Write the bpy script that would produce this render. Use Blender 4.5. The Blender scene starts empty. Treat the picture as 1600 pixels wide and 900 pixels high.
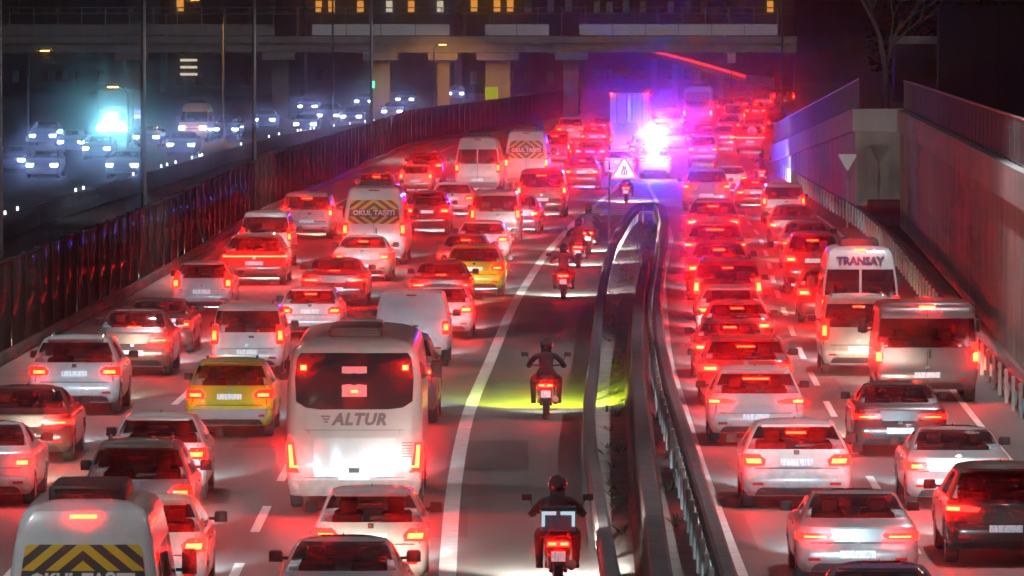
import bpy, bmesh, math, random
import numpy as np
from mathutils import Vector, Matrix
random.seed(7)
R = math.radians
S = bpy.context.scene
COL = S.collection

# ------------------------------------------------------------------ camera
F, CH, HY = 11000.0, 8.07, 35.0            # focal length in pixels of the 1600 px photo, eye height, horizon row
PITCH = math.atan((450 - HY) / F)
cam = bpy.data.objects.new('camera', bpy.data.cameras.new('camera'))
COL.objects.link(cam)
cam.location = (0, 0, CH)
cam.rotation_euler = (math.pi / 2 - PITCH, 0, 0)
cam.data.sensor_width = 36
cam.data.lens = 36 * F / 1600
cam.data.clip_start = 1
cam.data.clip_end = 6000
S.camera = cam

# ------------------------------------------------------------------ night sky, moonlight, exposure
W = bpy.data.worlds.new('World'); S.world = W; W.use_nodes = True
wn = W.node_tree.nodes; wl = W.node_tree.links
sky = wn.new('ShaderNodeTexSky'); sky.sky_type = 'NISHITA'; sky.sun_disc = False
sky.sun_elevation = R(-1.8); sky.sun_rotation = R(200)
wl.new(sky.outputs['Color'], wn['Background'].inputs['Color'])
wn['Background'].inputs['Strength'].default_value = 0.15
sun = bpy.data.objects.new('moon', bpy.data.lights.new('moon', 'SUN')); COL.objects.link(sun)
sun.data.energy = 0.012; sun.data.angle = R(0.5); sun.data.color = (0.8, 0.85, 1.0)
sun.rotation_euler = (R(50), 0, R(200))
S.view_settings.view_transform = 'Standard'; S.view_settings.look = 'None'
S.view_settings.exposure = 1.0; S.view_settings.gamma = 1.0
S.cycles.max_bounces = 5; S.cycles.diffuse_bounces = 2; S.cycles.glossy_bounces = 3
S.cycles.transmission_bounces = 3; S.cycles.transparent_max_bounces = 12; S.cycles.use_adaptive_sampling = True; S.cycles.adaptive_threshold = .05; S.cycles.volume_bounces = 2
S.cycles.use_light_tree = True; S.cycles.use_denoising = True
S.cycles.sample_clamp_indirect = 4.0
S.cycles.caustics_reflective = False; S.cycles.caustics_refractive = False

# ------------------------------------------------------------------ small helpers
def at(px, py, z=0.0):
    """point of the place at height z that the photograph shows at (px, py)"""
    a, b = (px - 800) / F, (450 - py) / F
    c, s = math.cos(PITCH), math.sin(PITCH)
    d = Vector((a, c + b * s, -s + b * c))
    t = (z - CH) / d.z
    return Vector((0, 0, CH)) + d * t

def pxm(y):                       # photo pixels per metre at distance y on the ground
    return F / (y * math.cos(PITCH) + CH * math.sin(PITCH))

def zat(py, y):                   # height that shows at row py at distance y
    b = (450 - py) / F; c, s = math.cos(PITCH), math.sin(PITCH)
    return CH + (-s + b * c) / (c + b * s) * y

class MB:
    def __init__(s): s.v = []; s.f = []
    def quad(s, a, b, c, d):
        n = len(s.v); s.v += [tuple(a), tuple(b), tuple(c), tuple(d)]; s.f.append((n, n+1, n+2, n+3)); return s
    def box(s, x0, x1, y0, y1, z0, z1):
        n = len(s.v)
        s.v += [(x0,y0,z0),(x1,y0,z0),(x1,y1,z0),(x0,y1,z0),(x0,y0,z1),(x1,y0,z1),(x1,y1,z1),(x0,y1,z1)]
        s.f += [tuple(n+i for i in q) for q in ((0,3,2,1),(4,5,6,7),(0,1,5,4),(1,2,6,5),(2,3,7,6),(3,0,4,7))]
        return s
    def rbox(s, x0, x1, y0, y1, z0, z1, r=0.03):
        """box with rounded vertical and top edges"""
        r = min(r, (x1-x0)*.49, (y1-y0)*.49, (z1-z0)*.49)
        rings = [(z0, 0), (z1-r, 0), (z1-r*.3, r*.3), (z1, r)]
        n0 = len(s.v)
        for z, ins in rings:
            for (cx, cy, a0) in ((x1-r, y1-r, 0), (x0+r, y1-r, 90), (x0+r, y0+r, 180), (x1-r, y0+r, 270)):
                for k in range(3):
                    a = R(a0 + 45*k); rr = r - ins if r > ins else 0
                    s.v.append((cx + rr*math.cos(a), cy + rr*math.sin(a), z))
        for j in range(3):
            for i in range(12):
                a = n0 + j*12 + i; b = n0 + j*12 + (i+1) % 12
                s.f.append((a, b, b+12, a+12))
        s.f.append(tuple(n0+36+i for i in range(12))); s.f.append(tuple(n0+11-i for i in range(12)))
        return s
    def tube(s, pts, rad, n=8, cap=True):
        pts = [Vector(p) for p in pts]; rads = rad if isinstance(rad, (list, tuple)) else [rad]*len(pts)
        n0 = len(s.v); up = Vector((0.01, 0.02, 1)).normalized()
        for i, p in enumerate(pts):
            t = (pts[min(i+1, len(pts)-1)] - pts[max(i-1, 0)]).normalized()
            ref = up if abs(t.dot(up)) < .95 else Vector((1, 0, 0))
            a = t.cross(ref).normalized(); b = t.cross(a)
            for k in range(n):
                g = 2*math.pi*k/n
                s.v.append(tuple(p + (a*math.cos(g) + b*math.sin(g))*rads[i]))
        for i in range(len(pts)-1):
            for k in range(n):
                q = n0+i*n; s.f.append((q+k, q+(k+1) % n, q+n+(k+1) % n, q+n+k))
        if cap:
            s.f.append(tuple(n0+n-1-k for k in range(n))); e = n0+(len(pts)-1)*n; s.f.append(tuple(e+k for k in range(n)))
        return s
    def lathe_x(s, prof, n=20, cx=0, cy=0, cz=0):
        """profile [(x, r)] turned about the x axis"""
        n0 = len(s.v)
        for x, r in prof:
            for k in range(n):
                g = 2*math.pi*k/n; s.v.append((cx+x, cy+r*math.cos(g), cz+r*math.sin(g)))
        for i in range(len(prof)-1):
            for k in range(n):
                q = n0+i*n; s.f.append((q+k, q+(k+1) % n, q+n+(k+1) % n, q+n+k))
        return s
    def ball(s, c, r, nu=12, nv=8):
        n0 = len(s.v); rx, ry, rz = r
        for j in range(nv+1):
            t = math.pi*j/nv
            for i in range(nu):
                g = 2*math.pi*i/nu
                s.v.append((c[0]+rx*math.sin(t)*math.cos(g), c[1]+ry*math.sin(t)*math.sin(g), c[2]+rz*math.cos(t)))
        for j in range(nv):
            for i in range(nu):
                q = n0+j*nu; s.f.append((q+i, q+nu+i, q+nu+(i+1) % nu, q+(i+1) % nu))
        return s
    def mesh(s, name, smooth=None):
        m = bpy.data.meshes.new(name); m.from_pydata(s.v, [], s.f)
        bm = bmesh.new(); bm.from_mesh(m)
        bmesh.ops.remove_doubles(bm, verts=bm.verts, dist=1e-5)
        bmesh.ops.recalc_face_normals(bm, faces=bm.faces)
        bm.to_mesh(m); bm.free()
        if smooth is not None:
            m.polygons.foreach_set('use_smooth', [True]*len(m.polygons)); m.set_sharp_from_angle(angle=R(smooth))
        m.materials.append(None)
        m.update(); return m

def obj(name, mesh, mat=None, parent=None, loc=(0,0,0), rz=0):
    o = bpy.data.objects.new(name, mesh); COL.objects.link(o)
    if mat is not None and mesh is not None:
        if not mesh.materials: mesh.materials.append(None)
        o.material_slots[0].link = 'OBJECT'; o.material_slots[0].material = mat
    o.location = loc; o.rotation_euler[2] = rz
    if parent: o.parent = parent
    return o
def tag(o, label=None, cat=None, group=None, kind=None):
    if label: o['label'] = label
    if cat: o['category'] = cat
    if group: o['group'] = group
    if kind: o['kind'] = kind
    return o
def empty(name, loc=(0,0,0), rz=0):
    return obj(name, None, None, None, loc, rz)

# ------------------------------------------------------------------ materials (all procedural)
def mat(name, col, rough=.5, metal=0, coat=0, spec=.5, noise=None, bump=0, emit=None, es=0, coords='Object'):
    m = bpy.data.materials.new(name); m.use_nodes = True
    n, l = m.node_tree.nodes, m.node_tree.links; b = n['Principled BSDF']
    b.inputs['Base Color'].default_value = (*col, 1); b.inputs['Roughness'].default_value = rough
    b.inputs['Metallic'].default_value = metal; b.inputs['Coat Weight'].default_value = coat
    b.inputs['Specular IOR Level'].default_value = spec
    if coat: b.inputs['Coat Roughness'].default_value = .06
    if noise:
        scale, amt, col2 = noise
        tc = n.new('ShaderNodeTexCoord'); nz = n.new('ShaderNodeTexNoise'); nz.inputs['Scale'].default_value = scale
        nz.inputs['Detail'].default_value = 6; nz.inputs['Roughness'].default_value = .62
        l.new(tc.outputs[coords], nz.inputs['Vector'])
        rp = n.new('ShaderNodeMapRange'); rp.inputs[1].default_value = .38; rp.inputs[2].default_value = .68
        rp.inputs[4].default_value = amt
        l.new(nz.outputs['Fac'], rp.inputs[0])
        mx = n.new('ShaderNodeMix'); mx.data_type = 'RGBA'
        mx.inputs[6].default_value = (*col, 1); mx.inputs[7].default_value = (*col2, 1)
        l.new(rp.outputs[0], mx.inputs[0]); l.new(mx.outputs[2], b.inputs['Base Color'])
        if bump:
            bp = n.new('ShaderNodeBump'); bp.inputs['Strength'].default_value = bump; bp.inputs['Distance'].default_value = .02
            l.new(nz.outputs['Fac'], bp.inputs['Height']); l.new(bp.outputs[0], b.inputs['Normal'])
    if emit:
        b.inputs['Emission Color'].default_value = (*emit, 1); b.inputs['Emission Strength'].default_value = es
    return m

def paint(name, col, metal=0.0, rough=.28):
    m = mat(name, col, rough, metal, .6, .5, noise=(2.2, .55, tuple(c*.62+.02 for c in col)))
    n, l = m.node_tree.nodes, m.node_tree.links; b = n['Principled BSDF']
    src = b.inputs['Base Color'].links[0].from_socket
    tc = n.new('ShaderNodeTexCoord'); sp = n.new('ShaderNodeSeparateXYZ'); l.new(tc.outputs['Object'], sp.inputs[0])
    nz = n.new('ShaderNodeTexNoise'); nz.inputs['Scale'].default_value = 7; nz.inputs['Detail'].default_value = 7; l.new(tc.outputs['Object'], nz.inputs['Vector'])
    ad = n.new('ShaderNodeMath'); ad.operation = 'MULTIPLY_ADD'; ad.inputs[1].default_value = -.55; l.new(nz.outputs['Fac'], ad.inputs[0]); l.new(sp.outputs[2], ad.inputs[2])
    rp = n.new('ShaderNodeMapRange'); rp.inputs[1].default_value = .45; rp.inputs[2].default_value = -.02; rp.inputs[3].default_value = 0; rp.inputs[4].default_value = .75; l.new(ad.outputs[0], rp.inputs[0])
    mx = n.new('ShaderNodeMix'); mx.data_type = 'RGBA'; mx.inputs[7].default_value = (.085, .072, .06, 1)
    l.new(rp.outputs[0], mx.inputs[0]); l.new(src, mx.inputs[6]); l.new(mx.outputs[2], b.inputs['Base Color']); return m
PAINT = {
    'white': paint('white_paint', (.60, .62, .64)), 'cream': paint('cream_paint', (.66, .62, .54)),
    'silver': paint('silver_paint', (.46, .47, .48), .35), 'grey': paint('grey_paint', (.16, .165, .17), .3),
    'black': paint('black_paint', (.012, .012, .014)), 'navy': paint('navy_paint', (.02, .03, .09)),
    'red': paint('red_paint', (.35, .015, .015)), 'maroon': paint('maroon_paint', (.12, .012, .018)),
    'yellow': paint('taxi_yellow_paint', (.62, .58, .015)), 'brown': paint('brown_paint', (.12, .07, .045)),
    'blue': paint('blue_paint', (.03, .08, .30)), 'pale': paint('pale_blue_paint', (.56, .66, .74)),
    'mauve': paint('dull_coach_paint', (.40, .36, .35)), 'orange': paint('orange_lit_van_paint', (.72, .48, .20)),  # orange: lamp light on the oncoming tall van put into its colour
}
M = {}
M['coach_glass'] = mat('dark_coach_glass', (.014, .010, .012), .10, 0, .5, .7)
def glass_mat(name, tint):
    m = bpy.data.materials.new(name); m.use_nodes = True; n, l = m.node_tree.nodes, m.node_tree.links
    n.remove(n['Principled BSDF']); tr = n.new('ShaderNodeBsdfTransparent'); tr.inputs[0].default_value = (*tint, 1)
    gl = n.new('ShaderNodeBsdfGlossy'); gl.inputs['Roughness'].default_value = .04; fr = n.new('ShaderNodeFresnel'); fr.inputs[0].default_value = 1.5
    mx = n.new('ShaderNodeMixShader'); l.new(fr.outputs[0], mx.inputs[0]); l.new(tr.outputs[0], mx.inputs[1]); l.new(gl.outputs[0], mx.inputs[2])
    l.new(mx.outputs[0], n['Material Output'].inputs['Surface']); return m
M['glass'] = glass_mat('tinted_window_glass', (.48, .45, .45))
M['cabin'] = mat('cabin_trim', (.075, .072, .07), .85, noise=(9, .6, (.04, .038, .036)))
M['headliner'] = mat('headliner_cloth', (.16, .155, .15), .9)
M['rubber'] = mat('tyre_rubber', (.012, .012, .012), .8)
M['black'] = mat('black_plastic', (.018, .018, .02), .55, noise=(9, .5, (.04, .04, .04)))
M['dark'] = mat('dark_metal', (.03, .03, .034), .5, .3)
M['rim'] = mat('alloy_rim', (.38, .38, .40), .35, .8)
M['chrome'] = mat('chrome_trim', (.6, .6, .62), .2, .9)
M['lens'] = mat('red_lens_lit', (.30, .008, .008), .25, 0, .4, emit=(1, .0016, .0010), es=34)
M['lens_dim'] = mat('red_lens_dim', (.28, .008, .008), .25, 0, .4, emit=(1, .002, .001), es=12)
M['elem'] = mat('brake_lamp', (.4, .02, .01), .3, emit=(1, .0024, .0006), es=240)
M['elem_dim'] = mat('tail_lamp', (.4, .02, .01), .3, emit=(1, .005, .001), es=90)
M['third'] = mat('high_brake_lamp', (.4, .02, .01), .3, emit=(1, .0024, .0006), es=240)
M['third_off'] = mat('high_lamp_off', (.22, .008, .008), .25, 0, .4)
M['reflector'] = mat('red_reflector', (.45, .01, .01), .15, 0, .5)
M['plastic_grey'] = mat('grey_plastic', (.22, .22, .225), .5)
M['panel_white'] = mat('white_panel', (.70, .70, .71), .4)
M['head'] = mat('headlamp_lit', (.8, .85, .9), .2, emit=(.72, .84, 1), es=22)
M['head_off'] = mat('headlamp_side', (.7, .75, .8), .12, 0, .5, emit=(.85, .92, 1), es=2)
M['head_far'] = mat('headlamp_oncoming', (.8, .85, .9), .2, emit=(.32, .46, 1), es=42)
M['head_cyan'] = mat('headlamp_floodlit', (.8, .85, .9), .2, emit=(.14, .70, 1), es=8)
M['flood'] = mat('floodlight_lens', (.8, .85, .9), .2, emit=(.22, .78, 1), es=80)
M['letter_white'] = mat('white_letters', (.75, .75, .76), .5)
M['letter_grey'] = mat('grey_letters', (.12, .06, .07), .5)
M['letter_blue'] = mat('navy_letters', (.03, .03, .12), .5)
M['cloth_black'] = mat('black_cloth', (.014, .013, .016), .85, noise=(14, .6, (.03, .03, .035)), bump=.4)
M['cloth_navy'] = mat('navy_cloth', (.02, .022, .05), .85, noise=(14, .6, (.04, .04, .07)), bump=.4)
M['cloth_grey'] = mat('grey_cloth', (.07, .07, .08), .85, noise=(14, .6, (.11, .11, .12)), bump=.4)
M['helmet'] = mat('helmet_shell', (.012, .012, .014), .15, 0, .8)
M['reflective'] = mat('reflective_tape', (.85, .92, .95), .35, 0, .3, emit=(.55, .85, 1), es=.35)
M['box_blue'] = mat('delivery_box_cloth', (.10, .13, .20), .7, noise=(8, .5, (.16, .19, .26)))
M['steel'] = mat('galvanised_steel', (.34, .34, .35), .45, .55, noise=(3, .8, (.18, .16, .15)))
M['rail_dark'] = mat('weathered_rail_steel', (.12, .105, .11), .7, .0, noise=(3, .8, (.05, .04, .04)))
M['white_post'] = mat('white_reflector_post', (.46, .45, .43), .55, noise=(6, .8, (.24, .22, .20)))
M['pole'] = mat('lamp_pole_steel', (.07, .065, .065), .7, 0)
M['leaf'] = mat('tuft_leaves', (.05, .07, .02), .7, noise=(5, .8, (.09, .08, .04)))
M['bark'] = mat('tree_bark', (.16, .13, .11), .85, noise=(5, .7, (.07, .06, .05)), bump=.5)
M['hedge'] = mat('dark_hedge_leaves', (.014, .018, .010), 1.0, spec=0, noise=(2, .8, (.028, .028, .018)))
M['hoarding'] = mat('hoarding_board', (.010, .010, .011), .8, noise=(1.2, .6, (.02, .016, .014)))
M['win_orange'] = mat('lit_window_orange', (.5, .3, .1), .5, emit=(1, .40, .06), es=.5)
M['win_pale'] = mat('lit_window_pale', (.5, .5, .45), .5, emit=(1, .85, .6), es=.4)
M['win_dark'] = mat('dark_window', (.012, .012, .016), .15)
M['facade'] = mat('facade_render', (.06, .05, .05), .85, noise=(.4, .7, (.04, .034, .034)))
M['lamp_white'] = mat('street_lamp_lens', (.8, .8, .75), .4, emit=(1, .86, .68), es=12)
M['lamp_orange'] = mat('sodium_lamp_lens', (.8, .6, .3), .4, emit=(1, .45, .08), es=12)
M['blue_lamp'] = mat('blue_beacon', (.05, .05, .6), .2, emit=(.02, .05, 1), es=16)
M['red_wall_glow'] = mat('parapet_red_glow', (.5, .02, .02), .4, emit=(1, .03, .015), es=1.0)  # red tail light falling on the ramp parapet, put in as emission
M['green_lamp'] = mat('green_signal', (.02, .5, .2), .3, emit=(.02, 1, .35), es=6)
M['sign_white'] = mat('sign_white', (.78, .78, .78), .4)
M['sign_red'] = mat('sign_red', (.55, .02, .02), .4)
M['sign_black'] = mat('sign_black', (.012, .012, .012), .5)
M['sign_grey'] = mat('sign_back_aluminium', (.50, .50, .51), .4, .3)
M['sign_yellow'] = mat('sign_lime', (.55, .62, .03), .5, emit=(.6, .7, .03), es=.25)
M['pink_panel'] = mat('pink_window_panel', (.60, .22, .24), .6, emit=(1, .1, .12), es=.12)  # pink rectangle on the coach window, with faint emission
M['interior'] = mat('cabin_light_card', (.55, .42, .34), .6, emit=(1, .45, .3), es=.14)

def concrete(name, c1, c2, streak=.55):
    m = bpy.data.materials.new(name); m.use_nodes = True
    n, l = m.node_tree.nodes, m.node_tree.links; b = n['Principled BSDF']; b.inputs['Roughness'].default_value = .85
    tc = n.new('ShaderNodeTexCoord'); mp = n.new('ShaderNodeMapping'); mp.inputs['Scale'].default_value = (1.6, 1.6, .12)
    l.new(tc.outputs['Object'], mp.inputs[0])
    a = n.new('ShaderNodeTexNoise'); a.inputs['Scale'].default_value = 1.0; a.inputs['Detail'].default_value = 8
    l.new(mp.outputs[0], a.inputs['Vector'])
    c = n.new('ShaderNodeTexNoise'); c.inputs['Scale'].default_value = .5; c.inputs['Detail'].default_value = 7
    l.new(tc.outputs['Object'], c.inputs['Vector'])
    ad = n.new('ShaderNodeMath'); ad.operation = 'MULTIPLY_ADD'; ad.inputs[1].default_value = streak; l.new(a.outputs['Fac'], ad.inputs[0])
    mu = n.new('ShaderNodeMath'); mu.operation = 'MULTIPLY'; mu.inputs[1].default_value = 1-streak; l.new(c.outputs['Fac'], mu.inputs[0])
    l.new(mu.outputs[0], ad.inputs[2])
    rp = n.new('ShaderNodeMapRange'); rp.inputs[1].default_value = .36; rp.inputs[2].default_value = .66; l.new(ad.outputs[0], rp.inputs[0])
    mx = n.new('ShaderNodeMix'); mx.data_type = 'RGBA'; mx.inputs[6].default_value = (*c1, 1); mx.inputs[7].default_value = (*c2, 1)
    l.new(rp.outputs[0], mx.inputs[0]); l.new(mx.outputs[2], b.inputs['Base Color'])
    bp = n.new('ShaderNodeBump'); bp.inputs['Strength'].default_value = .25; bp.inputs['Distance'].default_value = .03
    l.new(c.outputs['Fac'], bp.inputs['Height']); l.new(bp.outputs[0], b.inputs['Normal'])
    return m
M['concrete'] = concrete('retaining_wall_concrete', (.20, .185, .15), (.46, .44, .385))
M['concrete_pale'] = concrete('parapet_concrete', (.34, .32, .31), (.48, .46, .45))
M['concrete_dark'] = concrete('bridge_concrete', (.22, .21, .21), (.36, .34, .34))

def asphalt(name, base, hi):
    m = bpy.data.materials.new(name); m.use_nodes = True
    n, l = m.node_tree.nodes, m.node_tree.links; b = n['Principled BSDF']
    tc = n.new('ShaderNodeTexCoord')
    f = n.new('ShaderNodeTexNoise'); f.inputs['Scale'].default_value = 30; f.inputs['Detail'].default_value = 5
    l.new(tc.outputs['Object'], f.inputs['Vector'])
    mp = n.new('ShaderNodeMapping'); mp.inputs['Scale'].default_value = (.9, .05, 1); l.new(tc.outputs['Object'], mp.inputs[0])
    g = n.new('ShaderNodeTexNoise'); g.inputs['Scale'].default_value = 1.0; g.inputs['Detail'].default_value = 6; l.new(mp.outputs[0], g.inputs['Vector'])
    mu = n.new('ShaderNodeMath'); mu.operation = 'MULTIPLY_ADD'; mu.inputs[1].default_value = .35; l.new(f.outputs['Fac'], mu.inputs[0])
    m2 = n.new('ShaderNodeMath'); m2.operation = 'MULTIPLY'; m2.inputs[1].default_value = .65; l.new(g.outputs['Fac'], m2.inputs[0]); l.new(m2.outputs[0], mu.inputs[2])
    rp = n.new('ShaderNodeMapRange'); rp.inputs[1].default_value = .35; rp.inputs[2].default_value = .68; l.new(mu.outputs[0], rp.inputs[0])
    mx = n.new('ShaderNodeMix'); mx.data_type = 'RGBA'; mx.inputs[6].default_value = (*base, 1); mx.inputs[7].default_value = (*hi, 1)
    l.new(rp.outputs[0], mx.inputs[0]); l.new(mx.outputs[2], b.inputs['Base Color'])
    b.inputs['Roughness'].default_value = .62; b.inputs['Specular IOR Level'].default_value = .25
    bp = n.new('ShaderNodeBump'); bp.inputs['Strength'].default_value = .35; bp.inputs['Distance'].default_value = .01
    l.new(f.outputs['Fac'], bp.inputs['Height']); l.new(bp.outputs[0], b.inputs['Normal'])
    return m
M['asphalt'] = asphalt('motorway_asphalt', (.105, .099, .095), (.205, .195, .186))
M['asphalt_patch'] = asphalt('repair_asphalt', (.07, .066, .064), (.125, .118, .114))
M['asphalt_far'] = asphalt('far_asphalt', (.04, .038, .038), (.07, .066, .064))
M['soil'] = mat('median_soil', (.25, .24, .22), .95, noise=(.9, .9, (.40, .385, .36)), bump=.6)
M['earth'] = mat('dark_verge_earth', (.035, .03, .026), .95, noise=(.25, .9, (.06, .05, .04)), bump=.3)
M['shoulder'] = mat('lit_shoulder_surface', (.22, .21, .20), .8, noise=(.7, .9, (.32, .31, .29)), bump=.2)  # paler than the lanes: light on the shoulder put into its colour
M['marking'] = mat('road_marking_paint', (.78, .77, .74), .6, noise=(3, .7, (.45, .44, .42)))

def barrier_glass():
    m = bpy.data.materials.new('smoked_noise_panel'); m.use_nodes = True
    n, l = m.node_tree.nodes, m.node_tree.links; b = n['Principled BSDF']
    b.inputs['Roughness'].default_value = .8; b.inputs['Specular IOR Level'].default_value = 0
    tc = n.new('ShaderNodeTexCoord'); mp = n.new('ShaderNodeMapping'); mp.inputs['Scale'].default_value = (2, 5, .5)
    l.new(tc.outputs['Object'], mp.inputs[0])
    nz = n.new('ShaderNodeTexNoise'); nz.inputs['Scale'].default_value = 1.6; nz.inputs['Detail'].default_value = 6; l.new(mp.outputs[0], nz.inputs['Vector'])
    mx = n.new('ShaderNodeMix'); mx.data_type = 'RGBA'; mx.inputs[6].default_value = (.020, .013, .012, 1); mx.inputs[7].default_value = (.065, .048, .042, 1)
    l.new(nz.outputs['Fac'], mx.inputs[0]); l.new(mx.outputs[2], b.inputs['Base Color'])
    gl = n.new('ShaderNodeBsdfGlossy'); gl.inputs['Roughness'].default_value = .05
    bp = n.new('ShaderNodeBump'); bp.inputs['Strength'].default_value = .10; bp.inputs['Distance'].default_value = .02
    l.new(nz.outputs['Fac'], bp.inputs['Height']); l.new(bp.outputs[0], gl.inputs['Normal'])
    ms = n.new('ShaderNodeMixShader'); ms.inputs[0].default_value = .013
    l.new(b.outputs[0], ms.inputs[1]); l.new(gl.outputs[0], ms.inputs[2]); l.new(ms.outputs[0], n['Material Output'].inputs['Surface'])
    return m
M['noise_panel'] = barrier_glass()

def chevron_board():
    m = bpy.data.materials.new('chevron_board_print'); m.use_nodes = True
    n, l = m.node_tree.nodes, m.node_tree.links; b = n['Principled BSDF']; b.inputs['Roughness'].default_value = .45
    tc = n.new('ShaderNodeTexCoord'); sp = n.new('ShaderNodeSeparateXYZ'); l.new(tc.outputs['Object'], sp.inputs[0])
    def mt(op, a, v=None, w=None):
        q = n.new('ShaderNodeMath'); q.operation = op
        if hasattr(a, 'links') or not isinstance(a, (int, float)): l.new(a, q.inputs[0])
        else: q.inputs[0].default_value = a
        if v is not None:
            if isinstance(v, (int, float)): q.inputs[1].default_value = v
            else: l.new(v, q.inputs[1])
        return q.outputs[0]
    ax = mt('ABSOLUTE', sp.outputs[0]); zz = mt('ABSOLUTE', mt('SUBTRACT', sp.outputs[2], 1.72))
    k = mt('FRACT', mt('MULTIPLY', mt('ADD', mt('MULTIPLY', ax, .75), zz), 4.2))
    st = mt('GREATER_THAN', k, .5); band = mt('GREATER_THAN', zz, .12); f = mt('MULTIPLY', st, band)
    mx = n.new('ShaderNodeMix'); mx.data_type = 'RGBA'; l.new(f, mx.inputs[0])
    mx.inputs[6].default_value = (.05, .045, .05, 1); mx.inputs[7].default_value = (.62, .44, .03, 1)
    l.new(mx.outputs[2], b.inputs['Base Color']); return m
M['chevron'] = chevron_board()

def plate_mat():
    m = bpy.data.materials.new('licence_plate_face'); m.use_nodes = True
    n, l = m.node_tree.nodes, m.node_tree.links; b = n['Principled BSDF']; b.inputs['Roughness'].default_value = .4
    tc = n.new('ShaderNodeTexCoord'); mp = n.new('ShaderNodeMapping'); mp.inputs['Scale'].default_value = (34, .01, 7)
    l.new(tc.outputs['Object'], mp.inputs[0])
    v = n.new('ShaderNodeTexNoise'); v.inputs['Scale'].default_value = 1; v.inputs['Detail'].default_value = 1; l.new(mp.outputs[0], v.inputs['Vector'])
    rp = n.new('ShaderNodeMapRange'); rp.inputs[1].default_value = .5; rp.inputs[2].default_value = .6; l.new(v.outputs['Fac'], rp.inputs[0])
    mx = n.new('ShaderNodeMix'); mx.data_type = 'RGBA'; mx.inputs[6].default_value = (.78, .80, .84, 1); mx.inputs[7].default_value = (.42, .45, .54, 1)
    l.new(rp.outputs[0], mx.inputs[0]); l.new(mx.outputs[2], b.inputs['Base Color'])
    b.inputs['Emission Color'].default_value = (.8, .88, 1, 1); b.inputs['Emission Strength'].default_value = .12
    return m
M['plate'] = plate_mat()

def text_mesh(txt, size, name, depth=.004, bold=.0, shear=0.0, space=1.0):
    cu = bpy.data.curves.new(name, 'FONT'); cu.body = txt; cu.size = size; cu.align_x = 'CENTER'; cu.align_y = 'CENTER'
    cu.extrude = depth; cu.offset = bold; cu.shear = shear; cu.space_character = space; cu.resolution_u = 2
    o = bpy.data.objects.new(name, cu); COL.objects.link(o)
    bpy.context.view_layer.update()
    dg = bpy.context.evaluated_depsgraph_get()
    me = bpy.data.meshes.new_from_object(o.evaluated_get(dg))
    bpy.data.objects.remove(o)
    me.transform(Matrix.Rotation(R(90), 4, 'X'))        # letters stand upright and read from behind the vehicle (-y)
    me.materials.clear(); me.materials.append(None); me.name = name
    return me

# ================================================================== THE SETTING
YS = np.arange(40., 1001., 2.)
def curve(px=(), world=(), z=0.0, win=13):
    pts = [(at(a, b, z).y, at(a, b, z).x) for a, b in px] + list(world)
    pts.sort(); ys, xs = zip(*pts)
    v = np.interp(YS, ys, xs)
    lo, hi = (v[1]-v[0]), (v[-1]-v[-2]); k = win
    pad = np.concatenate([v[0]-lo*np.arange(k, 0, -1), v, v[-1]+hi*np.arange(1, k+1)])
    ker = np.hanning(2*k+1); ker /= ker.sum()
    v = np.convolve(pad, ker, 'valid')
    return lambda y: float(np.interp(y, YS, v))
XL = curve([(700,900),(705,780),(728,650),(768,560),(800,480),(850,400),(900,345),(950,305)],
           [(40,-.9),(79,-.9),(378,6.4),(457,9.8),(560,14.8),(685,21),(996,38)], win=9)
FL = curve([(0,565),(240,437),(400,338),(640,228)], [(40,-12.9),(125,-12.6),(573,3.2),(685,9.5),(996,27)])
RE = curve([(1160,900),(1100,740),(1045,560),(1035,440),(1050,370),(1030,322),(1012,288)], [(40,3.3),(79,3.35),(415,9.2),(560,15.2),(685,21.3),(996,38.4)], win=6)
WR = curve([(1600,650),(1540,580),(1480,510),(1400,405),(1340,350),(1290,322),(1215,270)], [(40,9.2),(93,9.6),(477,17.5),(581,22.5),(685,29),(996,47)])
def heading(y, side):
    f = XL if side == 'l' else RE
    y = max(y, 60)
    return math.atan((f(y+20)-f(y-10))/30)

def strip(name, fa, fb, y0, y1, step, z, m, kind='structure', parent=None):
    mb = MB(); ys = np.arange(y0, y1+.01, step)
    for y in ys: mb.v += [(fa(y), y, z), (fb(y), y, z)]
    for i in range(len(ys)-1): mb.f.append((2*i, 2*i+1, 2*i+3, 2*i+2))
    o = obj(name, mb.mesh(name), m, parent)
    if not parent: tag(o, kind=kind)
    return o

mb = MB().quad((-900,-200,-.06),(900,-200,-.06),(900,4600,-.06),(-900,4600,-.06))
tag(obj('ground', mb.mesh('ground'), M['earth']), kind='structure')
road = strip('road', lambda y: FL(y)+.2, lambda y: WR(y)+1.0, 42, 960, 5, 0.0, M['asphalt'])
strip('shoulder', lambda y: FL(y)+.25, lambda y: FL(y)+.18*(XL(y)-FL(y))-.25, 50, 620, 5, .004, M['shoulder'])
strip('opposite_road', lambda y: FL(y)-26, lambda y: FL(y)-9, 125, 960, 5, .0, M['asphalt_far'])
fr = lambda t: (lambda y: FL(y)+t*(XL(y)-FL(y)))
fq = lambda t: (lambda y: RE(y)+t*(WR(y)-.9-RE(y)))
def line(name, f, y0, y1, w=.16, step=4.0):
    o = strip(name, lambda y: f(y)-w/2, lambda y: f(y)+w/2, y0, y1, step, .008, M['marking'], parent=road); return o
line('edge_line', XL, 50, 357, .26); line('edge_line', RE, 50, 357, .16)
line('edge_line', fr(.17), 50, 540, .15); line('edge_line', fq(.97), 50, 415, .14)
for t in (.455, .735):
    y = at(400, 832).y-24.8*2
    while y < 400:
        line('lane_dash', fr(t), y, y+6.0, .15, 3.0); y += 12.4
y = 57.0
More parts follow.
